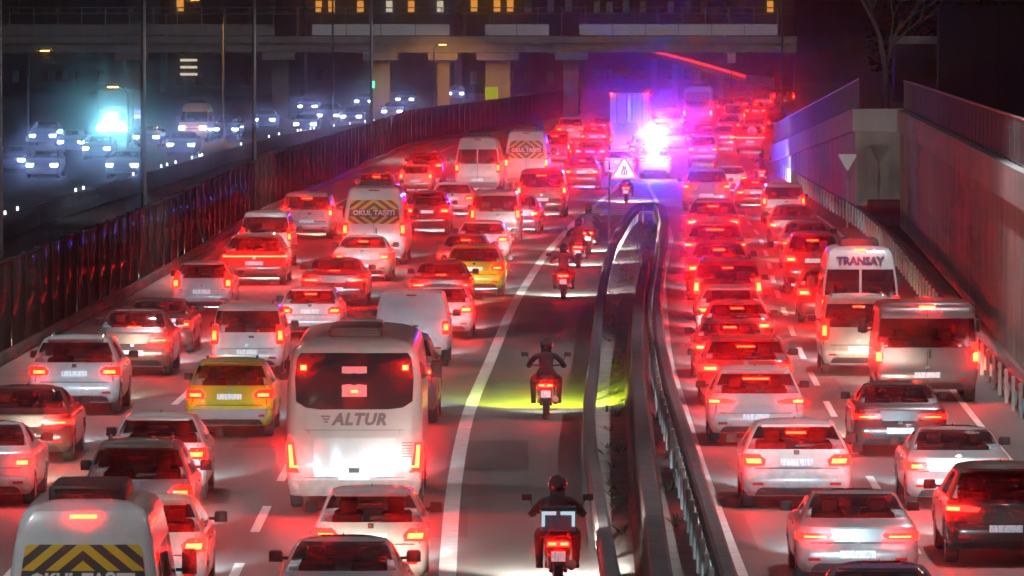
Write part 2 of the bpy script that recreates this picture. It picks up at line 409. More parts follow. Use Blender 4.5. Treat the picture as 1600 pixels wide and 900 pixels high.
while y < 355:
    line('lane_dash', fq(.50), y, y+6.0, .14, 3.0); y += 12.4
for (px_, py_, w_, l_) in ((760, 735, 1.5, 9), (690, 840, .8, 7), (840, 520, 1.3, 14), (430, 700, 1.6, 11), (610, 455, 1.2, 16), (1130, 860, 1.1, 8), (1290, 640, 1.4, 13), (1200, 560, .9, 15), (240, 620, 1.2, 12)):
    q_ = at(px_, py_)
    if px_ < 900: f_ = lambda y, o=q_.x-XL(q_.y): XL(y)+o
    else: f_ = lambda y, o=q_.x-RE(q_.y): RE(y)+o
    strip('road_patch', lambda y: f_(y)-w_/2, lambda y: f_(y)+w_/2, q_.y, q_.y+l_, 1.0, .004, M['asphalt_patch'], parent=road)
# hatched gore in front of the median nose
y = 295.0
while y < 357:
    a, b = XL(y)+.25, RE(y)-.25
    if b-a > .3:
        mb = MB().quad((a, y, .009), (b, y+2.2, .009), (b, y+3.0, .009), (a, y+.8, .009))
        obj('hatch_stripe', mb.mesh('hatch_stripe'), M['marking'], road)
    y += 3.4

# ---- median: soil, three rails
ML = curve([(965,950),(950,880),(935,790),(922,700),(920,640),(928,570),(937,480),(945,430),(958,380),(985,335),(998,323)], [(40,1.2)], z=.6, win=3)
MM = curve([(1030,930),(1028,900),(1010,760),(1000,650),(994,560),(999,480),(1012,408)], [(40,2.05)], z=.5, win=4)
MR = curve([(1150,940),(1135,900),(1105,800),(1072,690),(1047,610),(1032,540),(1027,470),(1035,400),(1040,350),(1036,330)], [(40,3.0)], z=.6, win=3)
NOSE = at(1010, 323, .6).y
strip('median_verge', lambda y: ML(y)+.02, lambda y: MR(y)-.02, 46, NOSE, 3, .03, M['soil'])
def sweep(f, y0, y1, prof, step=1.5):
    mb = MB(); ys = list(np.arange(y0, y1, step))+[y1]; n = len(prof)
    for y in ys:
        a = math.atan(f(y+.5)-f(y-.5)); c, s = math.cos(a), math.sin(a)
        for (u, z) in prof: mb.v.append((f(y)+u*c, y-u*s, z))
    for i in range(len(ys)-1):
        for k in range(n):
            q = i*n; mb.f.append((q+k, q+(k+1) % n, q+n+(k+1) % n, q+n+k))
    mb.f.append(tuple(range(n))); mb.f.append(tuple(range((len(ys)-1)*n, len(ys)*n)))
    return mb
WB = [(u*1.15, z) for u, z in [(-.10,.44),(-.05,.47),(-.10,.53),(-.10,.57),(-.05,.61),(-.10,.67),(-.10,.71),(-.06,.75),(.06,.75),(.10,.71),(.10,.67),(.05,.61),(.10,.57),(.10,.53),(.05,.47),(.10,.44)]]
post_m = MB().box(-.035,.035,-.05,.05,0,.70).mesh('rail_post')
wpost_m = MB().rbox(-.042,.042,-.02,.02,0,.74,.02).mesh('reflector_post')
def guard_rail(f, y0, y1, label, m, prof=WB, step=3.0, white=None, wstep=2.0):
    r = empty('guard_rail', (f(y0), y0, 0)); ox, oy = f(y0), y0
    tag(r, label, 'guard rail', 'guard rails along the carriageways')
    y = y0
    while y < y1-.3:
        ye = min(y+6.0, y1)
        me = sweep(f, y, ye-.015, prof, 1.5); me.v = [(a-ox, b-oy, c) for a, b, c in me.v]
        obj('beam', me.mesh('beam', 30), m, r); y = ye
    y = y0+.4
    while y < y1:
        a = -math.atan(f(y+.5)-f(y-.5))
        obj('post', post_m, M['steel'], r, (f(y)-ox, y-oy, 0), a); y += step
    if white is not None:
        y = y0+1.0
        while y < y1:
            a = -math.atan(f(y+.5)-f(y-.5))
            obj('reflector_post', wpost_m, M['white_post'], r, (f(y)+white-ox, y-oy, 0), a); y += wstep
    return r
guard_rail(ML, 80, NOSE-1, 'dark steel guard rail on the motorcycle side of the median', M['rail_dark'])
guard_rail(MR, 80, NOSE-1, 'steel guard rail with white posts between median and outer lanes', M['rail_dark'], white=-.22, wstep=2.7)
guard_rail(WR, 85, 430, 'steel guard rail along the foot of the retaining wall', M['rail_dark'], white=-.16, wstep=3.0)
# rounded nose of the median rails
nr = empty('guard_rail', (0, NOSE-1, 0)); tag(nr, 'short dark rail closing the nose of the median', 'guard rail', 'guard rails along the carriageways')
a, b = ML(NOSE-1), MR(NOSE-1)
me = MB(); 
for k in range(9):
    t = k/8; x = a+(b-a)*t; yy = .5*math.sin(math.pi*t)**.4
    me.v += [(x, yy-.06, .44), (x, yy-.06, .76), (x, yy+.06, .76), (x, yy+.06, .44)]
for k in range(8):
    for j in range(4): me.f.append((4*k+j, 4*k+(j+1) % 4, 4*k+4+(j+1) % 4, 4*k+4+j))
obj('beam', me.mesh('beam', 30), M['rail_dark'], nr)
for t in (.25, .75): obj('post', post_m, M['steel'], nr, (a+(b-a)*t, .42, 0))
# dark concrete barrier inside the median
JP = [(-.27,0),(-.27,.10),(-.19,.28),(-.14,.80),(-.11,.84),(.11,.84),(.14,.80),(.19,.28),(.27,.10),(.27,0)]
cb = empty('median_barrier', (0, 83, 0)); tag(cb, 'dark concrete barrier running inside the median', 'barrier')
y = 83.0; ye_all = at(1012, 408, .5).y
M['barrier_dark'] = concrete('stained_barrier_concrete', (.045, .035, .038), (.10, .085, .085))
while y < ye_all-.5:
    ye = min(y+4.0, ye_all); me = sweep(MM, y, ye-.02, JP, 1.0); me.v = [(p, q-83, r) for p, q, r in me.v]
    obj('barrier_block', me.mesh('barrier_block', 25), M['barrier_dark'], cb); y = ye
# tufts of dry grass in the median
mb = MB()
for k in range(110):
    y = random.uniform(90, NOSE-4); t = random.choice([random.uniform(.05, .4), random.uniform(.62, .97)])
    x = ML(y)+.2+t*(MR(y)-ML(y)-.4)
    if abs(x-MM(y)) < .35 and y < ye_all: continue
    for j in range(7):
        g = random.uniform(0, 6.28); h = random.uniform(.06, .20); w = .012; sp = random.uniform(.05, .22)
        dx, dy = math.cos(g), math.sin(g)
        p = (x+dx*.03, y+dy*.03); n0 = len(mb.v)
        mb.v += [(p[0]-dy*w, p[1]+dx*w, .03), (p[0]+dy*w, p[1]-dx*w, .03), (p[0]+dx*sp*.5+dy*w*.8, p[1]+dy*sp*.5-dx*w*.8, .03+h*.7), (p[0]+dx*sp, p[1]+dy*sp, .03+h)]
        mb.f += [(n0, n0+1, n0+2), (n0, n0+2, n0+3)]
tag(obj('grass_tufts', mb.mesh('grass_tufts'), M['leaf']), 'thin dry grass tufts growing in the median soil', 'grass', kind='stuff')

# ---- noise barrier on the left
nb = empty('noise_barrier', (0, 62, 0)); tag(nb, 'long dark glossy noise barrier with thin posts beside the inner traffic lanes', 'barrier')
pan_m = MB().rbox(-.04, .04, 0.06, 3.94, .25, 2.3, .02).mesh('panel', 30)
npost_m = MB().rbox(-.07, .07, -.06, .06, 0, 2.42, .02).mesh('post', 30)
kerb_m = MB().rbox(-.16, .16, 0.0, 3.99, 0, .24, .03).mesh('plinth', 30)
top_m = MB().rbox(-.06, .06, 0.06, 3.94, 2.3, 2.38, .02).mesh('cap', 30)
y = 62.0
while y < 620:
    x0, x1 = FL(y), FL(y+4.0); a = -math.atan((x1-x0)/4.0)
    obj('panel', pan_m, M['noise_panel'], nb, (x0, y-62, 0), a+random.uniform(-.004, .004))
    obj('post', npost_m, M['noise_panel'], nb, (x0, y-62, 0), a)
    obj('plinth', kerb_m, M['barrier_dark'], nb, (x0, y-62, 0), a)
    obj('cap', top_m, M['noise_panel'], nb, (x0, y-62, 0), a)
    y += 4.0*math.cos(a)

# ---- barrier with reflector studs before the oncoming carriageway
ob = empty('median_barrier', (0, 250, 0)); tag(ob, 'low concrete barrier with small white reflectors before oncoming traffic', 'barrier')
OB = lambda y: FL(y)-8.2
y = 250.0
stud = MB().box(-.04,.04,-.02,.02,.84,.98).mesh('reflector')
while y < 690:
    me = sweep(OB, y, y+5.96, JP, 1.5); me.v = [(p, q-250, r) for p, q, r in me.v]
    obj('barrier_block', me.mesh('barrier_block', 25), M['barrier_dark'], ob)
    for k in (0, 1, 2):
        if random.random() < .3: obj('reflector', stud, M['head_off'], ob, (OB(y+1+2*k), y+1+2*k-250, 0))
    y += 6.0

# ---- retaining walls on the right
P1, P2 = at(1600, 600), at(1415, 372)
W1 = curve(world=[(62, P1.x-1.2), (125, P1.x-.35), (P1.y, P1.x+.25), (P2.y, P2.x+.2), (290, P2.x+.9), (996, 60)], win=4)
def wall_blocks(name, f, y0, y1, th, zb, zt, m, parent, pw=6.0, joint=.03, extra=0.0, nm='wall_panel'):
    y = y0
    while y < y1-.2:
        ye = min(y+pw, y1); mb = MB(); a = (y, ye-joint)
        for yy in a:
            x = f(yy)-extra; t = zt(yy) if callable(zt) else zt; b = zb(yy) if callable(zb) else zb
            mb.v += [(x, yy, b), (x+th, yy, b), (x+th, yy, t), (x, yy, t)]
        mb.f += [(0,1,2,3), (7,6,5,4), (0,4,5,1), (1,5,6,2), (2,6,7,3), (3,7,4,0)]
        obj(nm, mb.mesh(nm), m, parent); y = ye
rw = empty('retaining_wall', (0, 0, 0)); tag(rw, 'tall stained concrete retaining wall nearest the camera, with pale parapet', 'wall', 'concrete retaining walls')
ZP, ZT = 3.75, 4.62
wall_blocks('wall', W1, 84, 278, .45, 0, ZP, M['concrete'], rw)
wall_blocks('wall', W1, 84, 278, .62, ZP+.01, ZT, M['concrete_pale'], rw, extra=.12, nm='parapet_panel')
ramp = empty('retaining_wall', (0, 0, 0)); tag(ramp, 'ramp retaining wall that falls towards the far traffic, beyond the corner', 'wall', 'concrete retaining walls')
C0 = Vector((13.75, 282, 0)); C1 = at(1205, 268)
W2 = lambda y: C0.x+(C1.x-C0.x)*(y-C0.y)/(C1.y-C0.y)
z2 = lambda y: 4.62+(1.35-4.62)*min(1, max(0, (y-C0.y)/(C1.y-C0.y)))
wall_blocks('wall', W2, C0.y+.02, C1.y, .45, 0, lambda y: z2(y)-.9, M['concrete'], ramp)
wall_blocks('wall', W2, C0.y+.02, C1.y, .62, lambda y: z2(y)-.89, z2, M['concrete_pale'], ramp, extra=.10, nm='parapet_panel')
obj('end_panel', MB().box(13.72, 16.4, 281.3, 281.97, 0, 3.7).mesh('end_panel'), M['concrete'], ramp)
obj('end_parapet', MB().box(13.6, 16.5, 281.2, 281.98, 3.71, 4.62).mesh('end_parapet'), M['concrete_pale'], ramp)
obj('dark_niche_block', MB().rbox(14.2, 15.7, 280.0, 281.28, 0, 1.0, .05).mesh('dark_niche_block', 30), M['hoarding'], ramp)  # dark block put in where the wall foot has its dark niche
# terrace behind the walls
strip('terrace', lambda y: W1(y)+.4, lambda y: W1(y)+40, 75, 286, 5, 4.55, M['earth'])
mb = MB()
for y in (286, 311, 336, 361, 386): mb.v += [(W2(y)+.4, y, z2(y)-.1), (W2(y)+6, y, z2(y)-.1), (W2(y)+11, y, 4.55), (60, y, 4.55)]
for i in range(4):
    for k in range(3): mb.f.append((4*i+k, 4*i+k+1, 4*i+5+k, 4*i+4+k))
tag(obj('slope', mb.mesh('slope'), M['earth']), kind='structure')

def fence(f, zf, y0, y1, off, label, h=1.05, pw=3.0):
    r = empty('railing', (0, 0, 0)); tag(r, label, 'railing', 'railings on the retaining walls')
    y = y0
    bars = {}
    while y < y1-.1:
        ye = min(y+pw, y1); mb = MB()
        x0, x1, za, zb = f(y)+off, f(ye)+off, zf(y), zf(ye)
        n = 16
        for k in range(1, n):
            t = k/n; x, yy, z = x0+(x1-x0)*t, y+(ye-y)*t, za+(zb-za)*t
            mb.box(x-.012, x+.012, yy-.03, yy+.03, z+.08, z+h-.04)
        obj('bar_panel', mb.mesh('bar_panel'), M['rail_dark'], r)
        mb = MB().tube([(x0, y, za), (x0, y, za+h)], .035, 6); obj('post', mb.mesh('post', 40), M['rail_dark'], r)
        mb = MB().tube([(x0, y, za+h), (x1, ye, zb+h)], .035, 6); obj('top_rail', mb.mesh('top_rail', 40), M['steel'], r)
        mb = MB().tube([(x0, y, za+.06), (x1, ye, zb+.06)], .025, 6); obj('bottom_rail', mb.mesh('bottom_rail', 40), M['rail_dark'], r)
        y = ye
fence(W1, lambda y: ZT, 100, 278, .15, 'steel bar railing on top of the nearest retaining wall', 1.15)
fence(W2, z2, 282.3, 382, .15, 'sloping steel railing on top of the ramp wall', 1.2)

# dark hoarding, small kiosk, hedge and bare tree on the terrace
h = empty('hoarding', (14.6, 241, 4.55)); tag(h, 'huge black hoarding standing above the retaining wall', 'hoarding')
for k in range(6): obj('board', MB().box(k*2.0+.01, k*2.0+1.99, -.05, .05, .1, 4.1+.0*k).mesh('board'), M['hoarding'], h)
for k in range(7): obj('post', MB().box(k*2.0-.06, k*2.0+.06, .06, .18, 0, 4.0).mesh('post'), M['dark'], h)
kx, ky = (1397-800)/pxm(315), 315
kk = empty('kiosk', (kx, ky, 4.5)); tag(kk, 'small pale flat-roofed hut behind the bare tree', 'hut')
obj('wall', MB().box(0, 2.2, 0, 2.0, 0, 2.6).mesh('wall'), M['facade'], kk)
obj('roof', MB().rbox(-.12, 2.32, -.12, 2.12, 2.61, 2.95, .03).mesh('roof'), M['concrete_dark'], kk)
obj('door', MB().box(.3, 1.15, -.04, -.003, .05, 2.05).mesh('door'), M['dark'], kk)
obj('window', MB().box(1.35, 1.95, -.03, -.003, 1.1, 1.9).mesh('window'), M['win_dark'], kk)

def leaf_mass(name, boxes, n, size, m, label, cat):
    mb = MB()
    for k in range(n):
        cx, cy, cz, rx, ry, rz = random.choice(boxes)
        while True:
            u = Vector((random.uniform(-1,1), random.uniform(-1,1), random.uniform(-1,1)))
            if .25 < u.length < 1: break
        p = Vector((cx+u.x*rx, cy+u.y*ry, cz+u.z*rz)); s = size*random.uniform(.6, 1.4)
        q = Matrix.Rotation(random.uniform(0, 6.3), 3, 'Z') @ Matrix.Rotation(random.uniform(0, 3.1), 3, 'X')
        mb.quad(p+q@Vector((-s,-s*.6,0)), p+q@Vector((s,-s*.6,0)), p+q@Vector((s,s*.6,0)), p+q@Vector((-s,s*.6,0)))
    return tag(obj(name, mb.mesh(name), m), label, cat, kind='stuff')
leaf_mass('hedge', [(19+i*2.6, 312+random.uniform(-5, 60), 5.5+random.uniform(0, 1.6), 2.4, 3, 2.3) for i in range(9)], 5200, .16, M['hedge'],
          'dark mass of shrubs behind the ramp wall', 'shrubs')

def bare_tree(name, base, height, label, spread=.5, seed=3, depth=5):
    rnd = random.Random(seed); r = empty(name, base); tag(r, label, 'tree')
    tr, br = MB(), MB()
    def grow(p, d, ln, rad, lev):
        pts = [p]; q = p.copy(); dd = d.copy()
        for k in range(4):
            dd = (dd+Vector((rnd.uniform(-1,1), rnd.uniform(-1,1), rnd.uniform(-.2,.6)))*.12).normalized(); q = q+dd*ln/4; pts.append(q.copy())
        (tr if lev == 0 else br).tube(pts, [rad*(1-.42*k/4) for k in range(5)], 7 if lev < 2 else 4, False)
        if lev < depth:
            for k in range(rnd.choice([2, 3, 3])):
                ax = Vector((rnd.uniform(-1,1), rnd.uniform(-1,1), rnd.uniform(-.3,.3))).normalized()
                nd = (dd+ax*rnd.uniform(spread*.7, spread*1.5)).normalized(); nd.z = abs(nd.z)*.8+.2
                src = pts[rnd.choice([2, 3, 4, 4])]
                grow(src, nd.normalized(), ln*rnd.uniform(.58, .82), rad*.56, lev+1)
    grow(Vector((0,0,0)), Vector((.02,0,1)), height*.36, height*.019, 0)
    obj('trunk', tr.mesh('trunk', 60), M['bark'], r); obj('branches', br.mesh('branches', 60), M['bark'], r)
bare_tree('bare_tree', ((1385-800)/pxm(291), 291, 4.4), 9, 'leafless pale tree rising behind the corner of the walls')

# ---- signs
def prism(pts2, th):            # polygon in x,z extruded along y
    mb = MB(); n = len(pts2)
    mb.v = [(x, -th/2, z) for x, z in pts2]+[(x, th/2, z) for x, z in pts2]
    mb.f = [tuple(range(n)), tuple(range(2*n-1, n-1, -1))]+[(i, i+n, (i+1) % n+n, (i+1) % n) for i in range(n)]
    return mb
def rtri(s, r=.06, flip=False):
    out = []; h = s*.866
    vs = [(-s/2, -h/3), (s/2, -h/3), (0, 2*h/3)]
    for k, (x, z) in enumerate(vs):
        a0 = (210, 330, 90)[k]
        x2, z2_ = x*(1-2.0*r/ s*1.0), z*(1-2.0*r/s)
        for j in (-60, -20, 20, 60): out.append((x2+r*math.cos(R(a0+j)), z2_+r*math.sin(R(a0+j))))
    return [(x, -z) for x, z in out] if flip else out
sp = at(952, 377); zs = zat(267, sp.y)
ws = empty('merge_sign', (sp.x, sp.y, 0)); tag(ws, 'triangular red-bordered lane-narrows warning sign at the median nose', 'sign')
obj('pole', MB().tube([(0, .05, 0), (0, .05, zs+.35)], .035, 8).mesh('pole', 40), M['dark'], ws)
obj('bracket', MB().box(-.03, .56, .0, .05, zs-.03, zs+.03).mesh('bracket'), M['steel'], ws)
for nm, s, y, m in (('border', .98, -.02, 'sign_red'), ('face', .76, -.036, 'sign_white')):
    me = prism(rtri(s, .05 if nm == 'border' else .03), .02); me.v = [(x+.55, q+y, z+zs) for x, q, z in me.v]; obj(nm, me.mesh(nm), M[m], ws)
sym = [prism([(-.13,-.16),(-.07,-.16),(-.07,0.0),(-.02,.12),(-.02,.26),(-.07,.26),(-.07,.14),(-.13,.02)], .012), prism([(.13,-.16),(.07,-.16),(.07,.02),(.02,.14),(.02,.26),(.07,.26),(.07,.14),(.13,.02)], .012), prism([(-.045,-.16),(.045,-.16),(.01,.2),(-.01,.2)], .012)]
for me in sym:
    me.v = [(x*.85+.55, q-.052, z*.85+zs-.02) for x, q, z in me.v]; obj('symbol', me.mesh('symbol'), M['sign_black'], ws)
ys_ = empty('yield_sign', (13.2, 277, 0)); tag(ys_, 'plain grey back of a give-way sign before the wall corner', 'sign')
zy = zat(250, 277)
obj('pole', MB().tube([(0, .05, 0), (0, .05, zy+.2)], .035, 8).mesh('pole', 40), M['steel'], ys_)
me = prism(rtri(.72, .05, True), .02); me.v = [(x, q, z+zy) for x, q, z in me.v]; obj('plate', me.mesh('plate'), M['sign_white'], ys_)

# ---- overpass
BY = 585.0; bs = pxm(BY)
def bx(px): return (px-800)/bs
zb_, zd_, zr_ = zat(82, BY), zat(57, BY), zat(12, BY)
ov = empty('overpass', (0, BY, 0)); tag(ov, 'concrete road bridge with pale fascia panels crossing the motorway', 'bridge')
obj('deck', MB().box(bx(-60), bx(1245), 0, 11, zd_-.55, zd_).mesh('deck'), M['concrete_dark'], ov)
for k in range(5): obj('girder', MB().box(bx(-60), bx(1245), .6+k*2.2, 1.5+k*2.2, zb_, zd_-.56).mesh('girder'), M['concrete_dark'], ov)
for (p0, p1, n, m) in ((0, 430, 8, 'concrete_dark'), (487, 703, 4, 'panel_white'), (757, 858, 2, 'panel_white'), (905, 1215, 6, 'panel_white')):
    for k in range(n):
        a = p0+(p1-p0)*k/n; b = p0+(p1-p0)*(k+1)/n
        obj('fascia_panel', MB().box(bx(a)+.03, bx(b)-.03, -.14, -.01, zat(55, BY), zat(38, BY)).mesh('fascia_panel'), M[m], ov)
k = -60
rp_m = MB().tube([(0,0,0), (0,0,zr_-zd_)], .055, 6).mesh('railing_post', 40)
while k < 1245:
    obj('railing_post', rp_m, M['steel'], ov, (bx(k), .15, zd_)); k += 37.5
for zz in (zr_, zr_-.5): obj('hand_rail', MB().tube([(bx(-60), .15, zz), (bx(1245), .15, zz)], .05, 6).mesh('hand_rail', 40), M['steel'], ov)
for px, wd in ((205, 26), (435, 26), (594, 28), (692, 20), (778, 40), (893, 24)):
    x = bx(px); w = wd/bs/2
    p = obj('pier', MB().rbox(x-w, x+w, 4.2, 5.8, -.05, zb_-.65, .12).mesh('pier', 30), M['concrete_dark'], ov)
    obj('pier_cap', MB().rbox(x-w-.7, x+w+.7, .5, 10.5, zb_-.64, zb_-.01, .08).mesh('pier_cap', 30), M['concrete_dark'], p)
# ramp beyond the overpass; its red tail-light glow is an added emissive strip
lr = empty('ramp_parapet', (0, 0, 0)); tag(lr, 'curving ramp parapet lit red, rising towards the bridge', 'parapet')
def lp(px, py, y): return Vector(((px-800)/pxm(y), y, zat(py, y)))
prev = None
rpts = [lp(1018, 76, 772), lp(1050, 84, 730), lp(1085, 93, 693), lp(1120, 103, 660), lp(1165, 116, 631), lp(1210, 122, 622)]
for i in range(len(rpts)-1):
    a, b = rpts[i], rpts[i+1]; mb = MB()
    mb.v = [tuple(a+Vector((0,0,-.9))), tuple(b+Vector((0,0,-.9))), tuple(b), tuple(a), tuple(a+Vector((0,.35,-.9))), tuple(b+Vector((0,.35,-.9))), tuple(b+Vector((0,.35,0))), tuple(a+Vector((0,.35,0)))]
    mb.f = [(0,1,2,3), (7,6,5,4), (0,4,5,1), (1,5,6,2), (2,6,7,3), (3,7,4,0)]
    obj('parapet_block', mb.mesh('parapet_block'), M['concrete_dark'], lr)
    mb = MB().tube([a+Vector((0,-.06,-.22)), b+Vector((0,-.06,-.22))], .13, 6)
    if i < 4: obj('glow_strip', mb.mesh('glow_strip', 40), M['red_wall_glow'], lr)
    mb = MB().box(a.x, a.x+.6, a.y, a.y+.6, -.05, a.z-.9); obj('column', mb.mesh('column'), M['concrete_dark'], lr)

# ---- far buildings
def building(x0, x1, y, h, label, seed, lit):
    rnd = random.Random(seed); r = empty('apartment_building', (x0, y, 0)); tag(r, label, 'building', 'buildings beyond the overpass')
    obj('wall', MB().box(0, x1-x0, 0, 12, 0, h).mesh('wall'), M['facade'], r)
    obj('roof', MB().box(-.3, x1-x0+.3, -.3, 12.3, h+.01, h+.4).mesh('roof'), M['concrete_dark'], r)
    wm = MB().box(0, .75, -.05, -.003, 0, 1.3).mesh('window'); fm = MB().box(-.1, .85, -.10, -.055, -.12, -.02).mesh('sill')
    x = 1.0
    while x < x1-x0-1.6:
        for z in (1.2, 4.6, 9.3, 12.2):
            if z+2 > h: continue
            m = M['win_dark']
            u = rnd.random()
            if u < lit and z > 8: m = M['win_orange'] if rnd.random() < .7 else M['win_pale']
            w = obj('window', wm, m, r, (x, 0, z)); obj('sill', fm, M['concrete_dark'], w)
        x += rnd.choice([1.5, 2.0, 2.6, 3.4])
def X4(px, y): return (px-800)/pxm(y)
building(X4(-40, 810), X4(250, 810), 810, 15, 'dark block of flats at the far left behind the bridge', 1, 0)
building(X4(262, 768), X4(470, 768), 768, 14, 'block of flats with pale lit windows left of the bridge centre', 2, .08)
building(X4(480, 830), X4(710, 830), 830, 16, 'block with a row of orange lit windows above the bridge panels', 3, .55)
building(X4(722, 800), X4(905, 800), 800, 15, 'block with orange lit windows behind the middle of the bridge', 4, .4)
building(X4(915, 850), X4(1130, 850), 850, 15, 'dim block behind the purple end of the bridge', 5, 0)
building(X4(1140, 830), X4(1240, 830), 830, 15, 'narrow block with yellow windows at the right end of the bridge', 6, .4)

# ---- street lamps
def street_lamp(px, py, h, label, col=(.93, .97, 1), energy=900, side=1, x=None, y=None, arm=2.2, cone=124, tilt=0):
    if x is None: p = at(px, py); x, y = p.x, p.y
    r = empty('street_lamp', (x, y, 0)); tag(r, label, 'street lamp', 'street lamps beside the barriers')
    obj('pole', MB().tube([(0,0,0), (0,0,h*.5), (0,0,h)], [.10, .085, .06], 8).mesh('pole', 40), M['pole'], r)
    obj('base', MB().rbox(-.2, .2, -.2, .2, 0, .35, .04).mesh('base', 30), M['concrete_dark'], r)
    obj('arm', MB().tube([(0,0,h-.05), (side*arm*.5, 0, h+.35), (side*arm, 0, h+.45)], .05, 6).mesh('arm', 40), M['pole'], r)
    hd = obj('lamp_head', MB().rbox(side*arm-.15, side*arm+.75 if side > 0 else side*arm+.15, -.16, .16, h+.40, h+.55, .05).mesh('lamp_head', 30) if side > 0 else MB().rbox(side*arm-.75, side*arm+.15, -.16, .16, h+.40, h+.55, .05).mesh('lamp_head', 30), M['pole'], r)
    cx = side*(arm+.3)
    obj('lens', MB().box(cx-.3, cx+.3, -.12, .12, h+.36, h+.398).mesh('lens'), M['lamp_white'] if col[2] > .4 else M['lamp_orange'], hd)
    if energy:
        li = bpy.data.lights.new('lamp_light', 'SPOT'); li.energy = energy; li.color = col; li.spot_size = R(cone); li.spot_blend = .75; li.shadow_soft_size = .15
        lo = bpy.data.objects.new('lamp_light', li); COL.objects.link(lo); lo.parent = r; lo.location = (cx, 0, h+.30); lo.rotation_euler[0] = R(tilt)
    return r
SL = 1250
for (yy, en, lab) in ((75, SL, 'nearest added street lamp beside the barrier, outside the picture'), (99, SL, 'second added street lamp beside the barrier, outside the picture'),  # added unseen lamps, set close together to brighten the near lanes
                      (124, SL, 'third added street lamp beside the barrier, outside the picture'), (149, SL, 'fourth added street lamp beside the barrier, outside the picture'),
                      (171, SL, 'fifth added street lamp beside the barrier, just outside the picture'),
                      (222, SL*1.6, 'grey street lamp pole at the barrier left of the boxy hatchback'), (297, SL*1.8, 'grey street lamp pole rising behind the white vans'), (411, SL*1.8, 'thin far street lamp pole rising past the bridge panels')):
    street_lamp(0, 0, 11, lab, energy=en, x=FL(yy)-.35, y=yy, arm=3.6)
for (yy, lab) in ((60, 'added street lamp on the terrace outside the picture, near'), (96, 'added street lamp on the terrace outside the picture, farther')):
    pass
street_lamp(0, 0, 13, 'added tall lamp left of the bridge centre, head above the picture', energy=1500, x=(520-800)/pxm(556), y=556, cone=150, tilt=65)  # added lamp, tilted at the bridge to brighten its fascia
street_lamp(0, 0, 13, 'added tall lamp right of the bridge centre, head above the picture', energy=1500, x=(1222-800)/pxm(552), y=552, side=-1, cone=150, tilt=65)  # second added lamp aimed at the fascia panels
for (yy, lab) in ((85, 'nearest added street lamp on the terrace, outside the picture'), (112, 'second added street lamp on the terrace, outside the picture'), (140, 'third added street lamp on the terrace, outside the picture'), (167, 'fourth added street lamp on the terrace, just outside the picture')):  # added unseen lamps that brighten the road, median and wall
    r_ = street_lamp(0, 0, 8.5, lab, energy=SL*2.2, x=W1(yy)+1.6, y=yy, side=-1, arm=3.0); r_.location.z = 4.55
street_lamp(0, 0, 9.2, 'sodium lamp over the oncoming tall van', (1, .45, .08), 5000, -1, (352-800)/pxm(468), 466, 1.6)
# sodium lamp by the lit pier, dim pole far left
street_lamp(0, 0, zat(78, 560), 'orange-lit thin pole beside the glowing bridge pier', (1, .42, .06), 6000, 1, bx(677)*.97, 572, .4, cone=70, tilt=62)
street_lamp(0, 0, zat(88, 477), 'reddish thin lamp pole at the far left beyond oncoming traffic', (1, .3, .1), 0, 1, (45-800)/pxm(477), 477, .8)
street_lamp(0, 0, zat(146, 425), 'short lamp with red head beside the cyan floodlit truck', (1, .2, .1), 0, -1, (200-800)/pxm(425), 425, .6)
# small far signs and lights
def small_board(px, py, y, w, h, m, label, name='road_sign', cat='sign'):
    x = (px-800)/pxm(y); z = zat(py, y); r = empty(name, (x, y, 0)); tag(r, label, cat)
    obj('pole', MB().tube([(0, .05, 0), (0, .05, z)], .05, 6).mesh('pole', 40), M['dark'], r)
    obj('board', MB().rbox(-w/2, w/2, -.03, .03, z-h/2, z+h/2, .02).mesh('board'), m, r); return r
small_board(768, 148, 544, 1.0, 1.2, M['sign_yellow'], 'small lime green board below the bridge')
small_board(1143, 84, 640, .75, 1.7, M['sign_white'], 'small white upright board on the far ramp')
for k, py in enumerate((94, 105, 116)): small_board(295, py, 622-.6*k, 1.5, .22, M['win_pale'], ('top', 'middle', 'lowest')[k]+' of three stacked pale light bars beyond the road', 'light_bar', 'light')
small_board(582, 132, 550, .25, .5, M['green_lamp'], 'small green signal lamp beside the bridge pier', 'signal_lamp', 'signal')

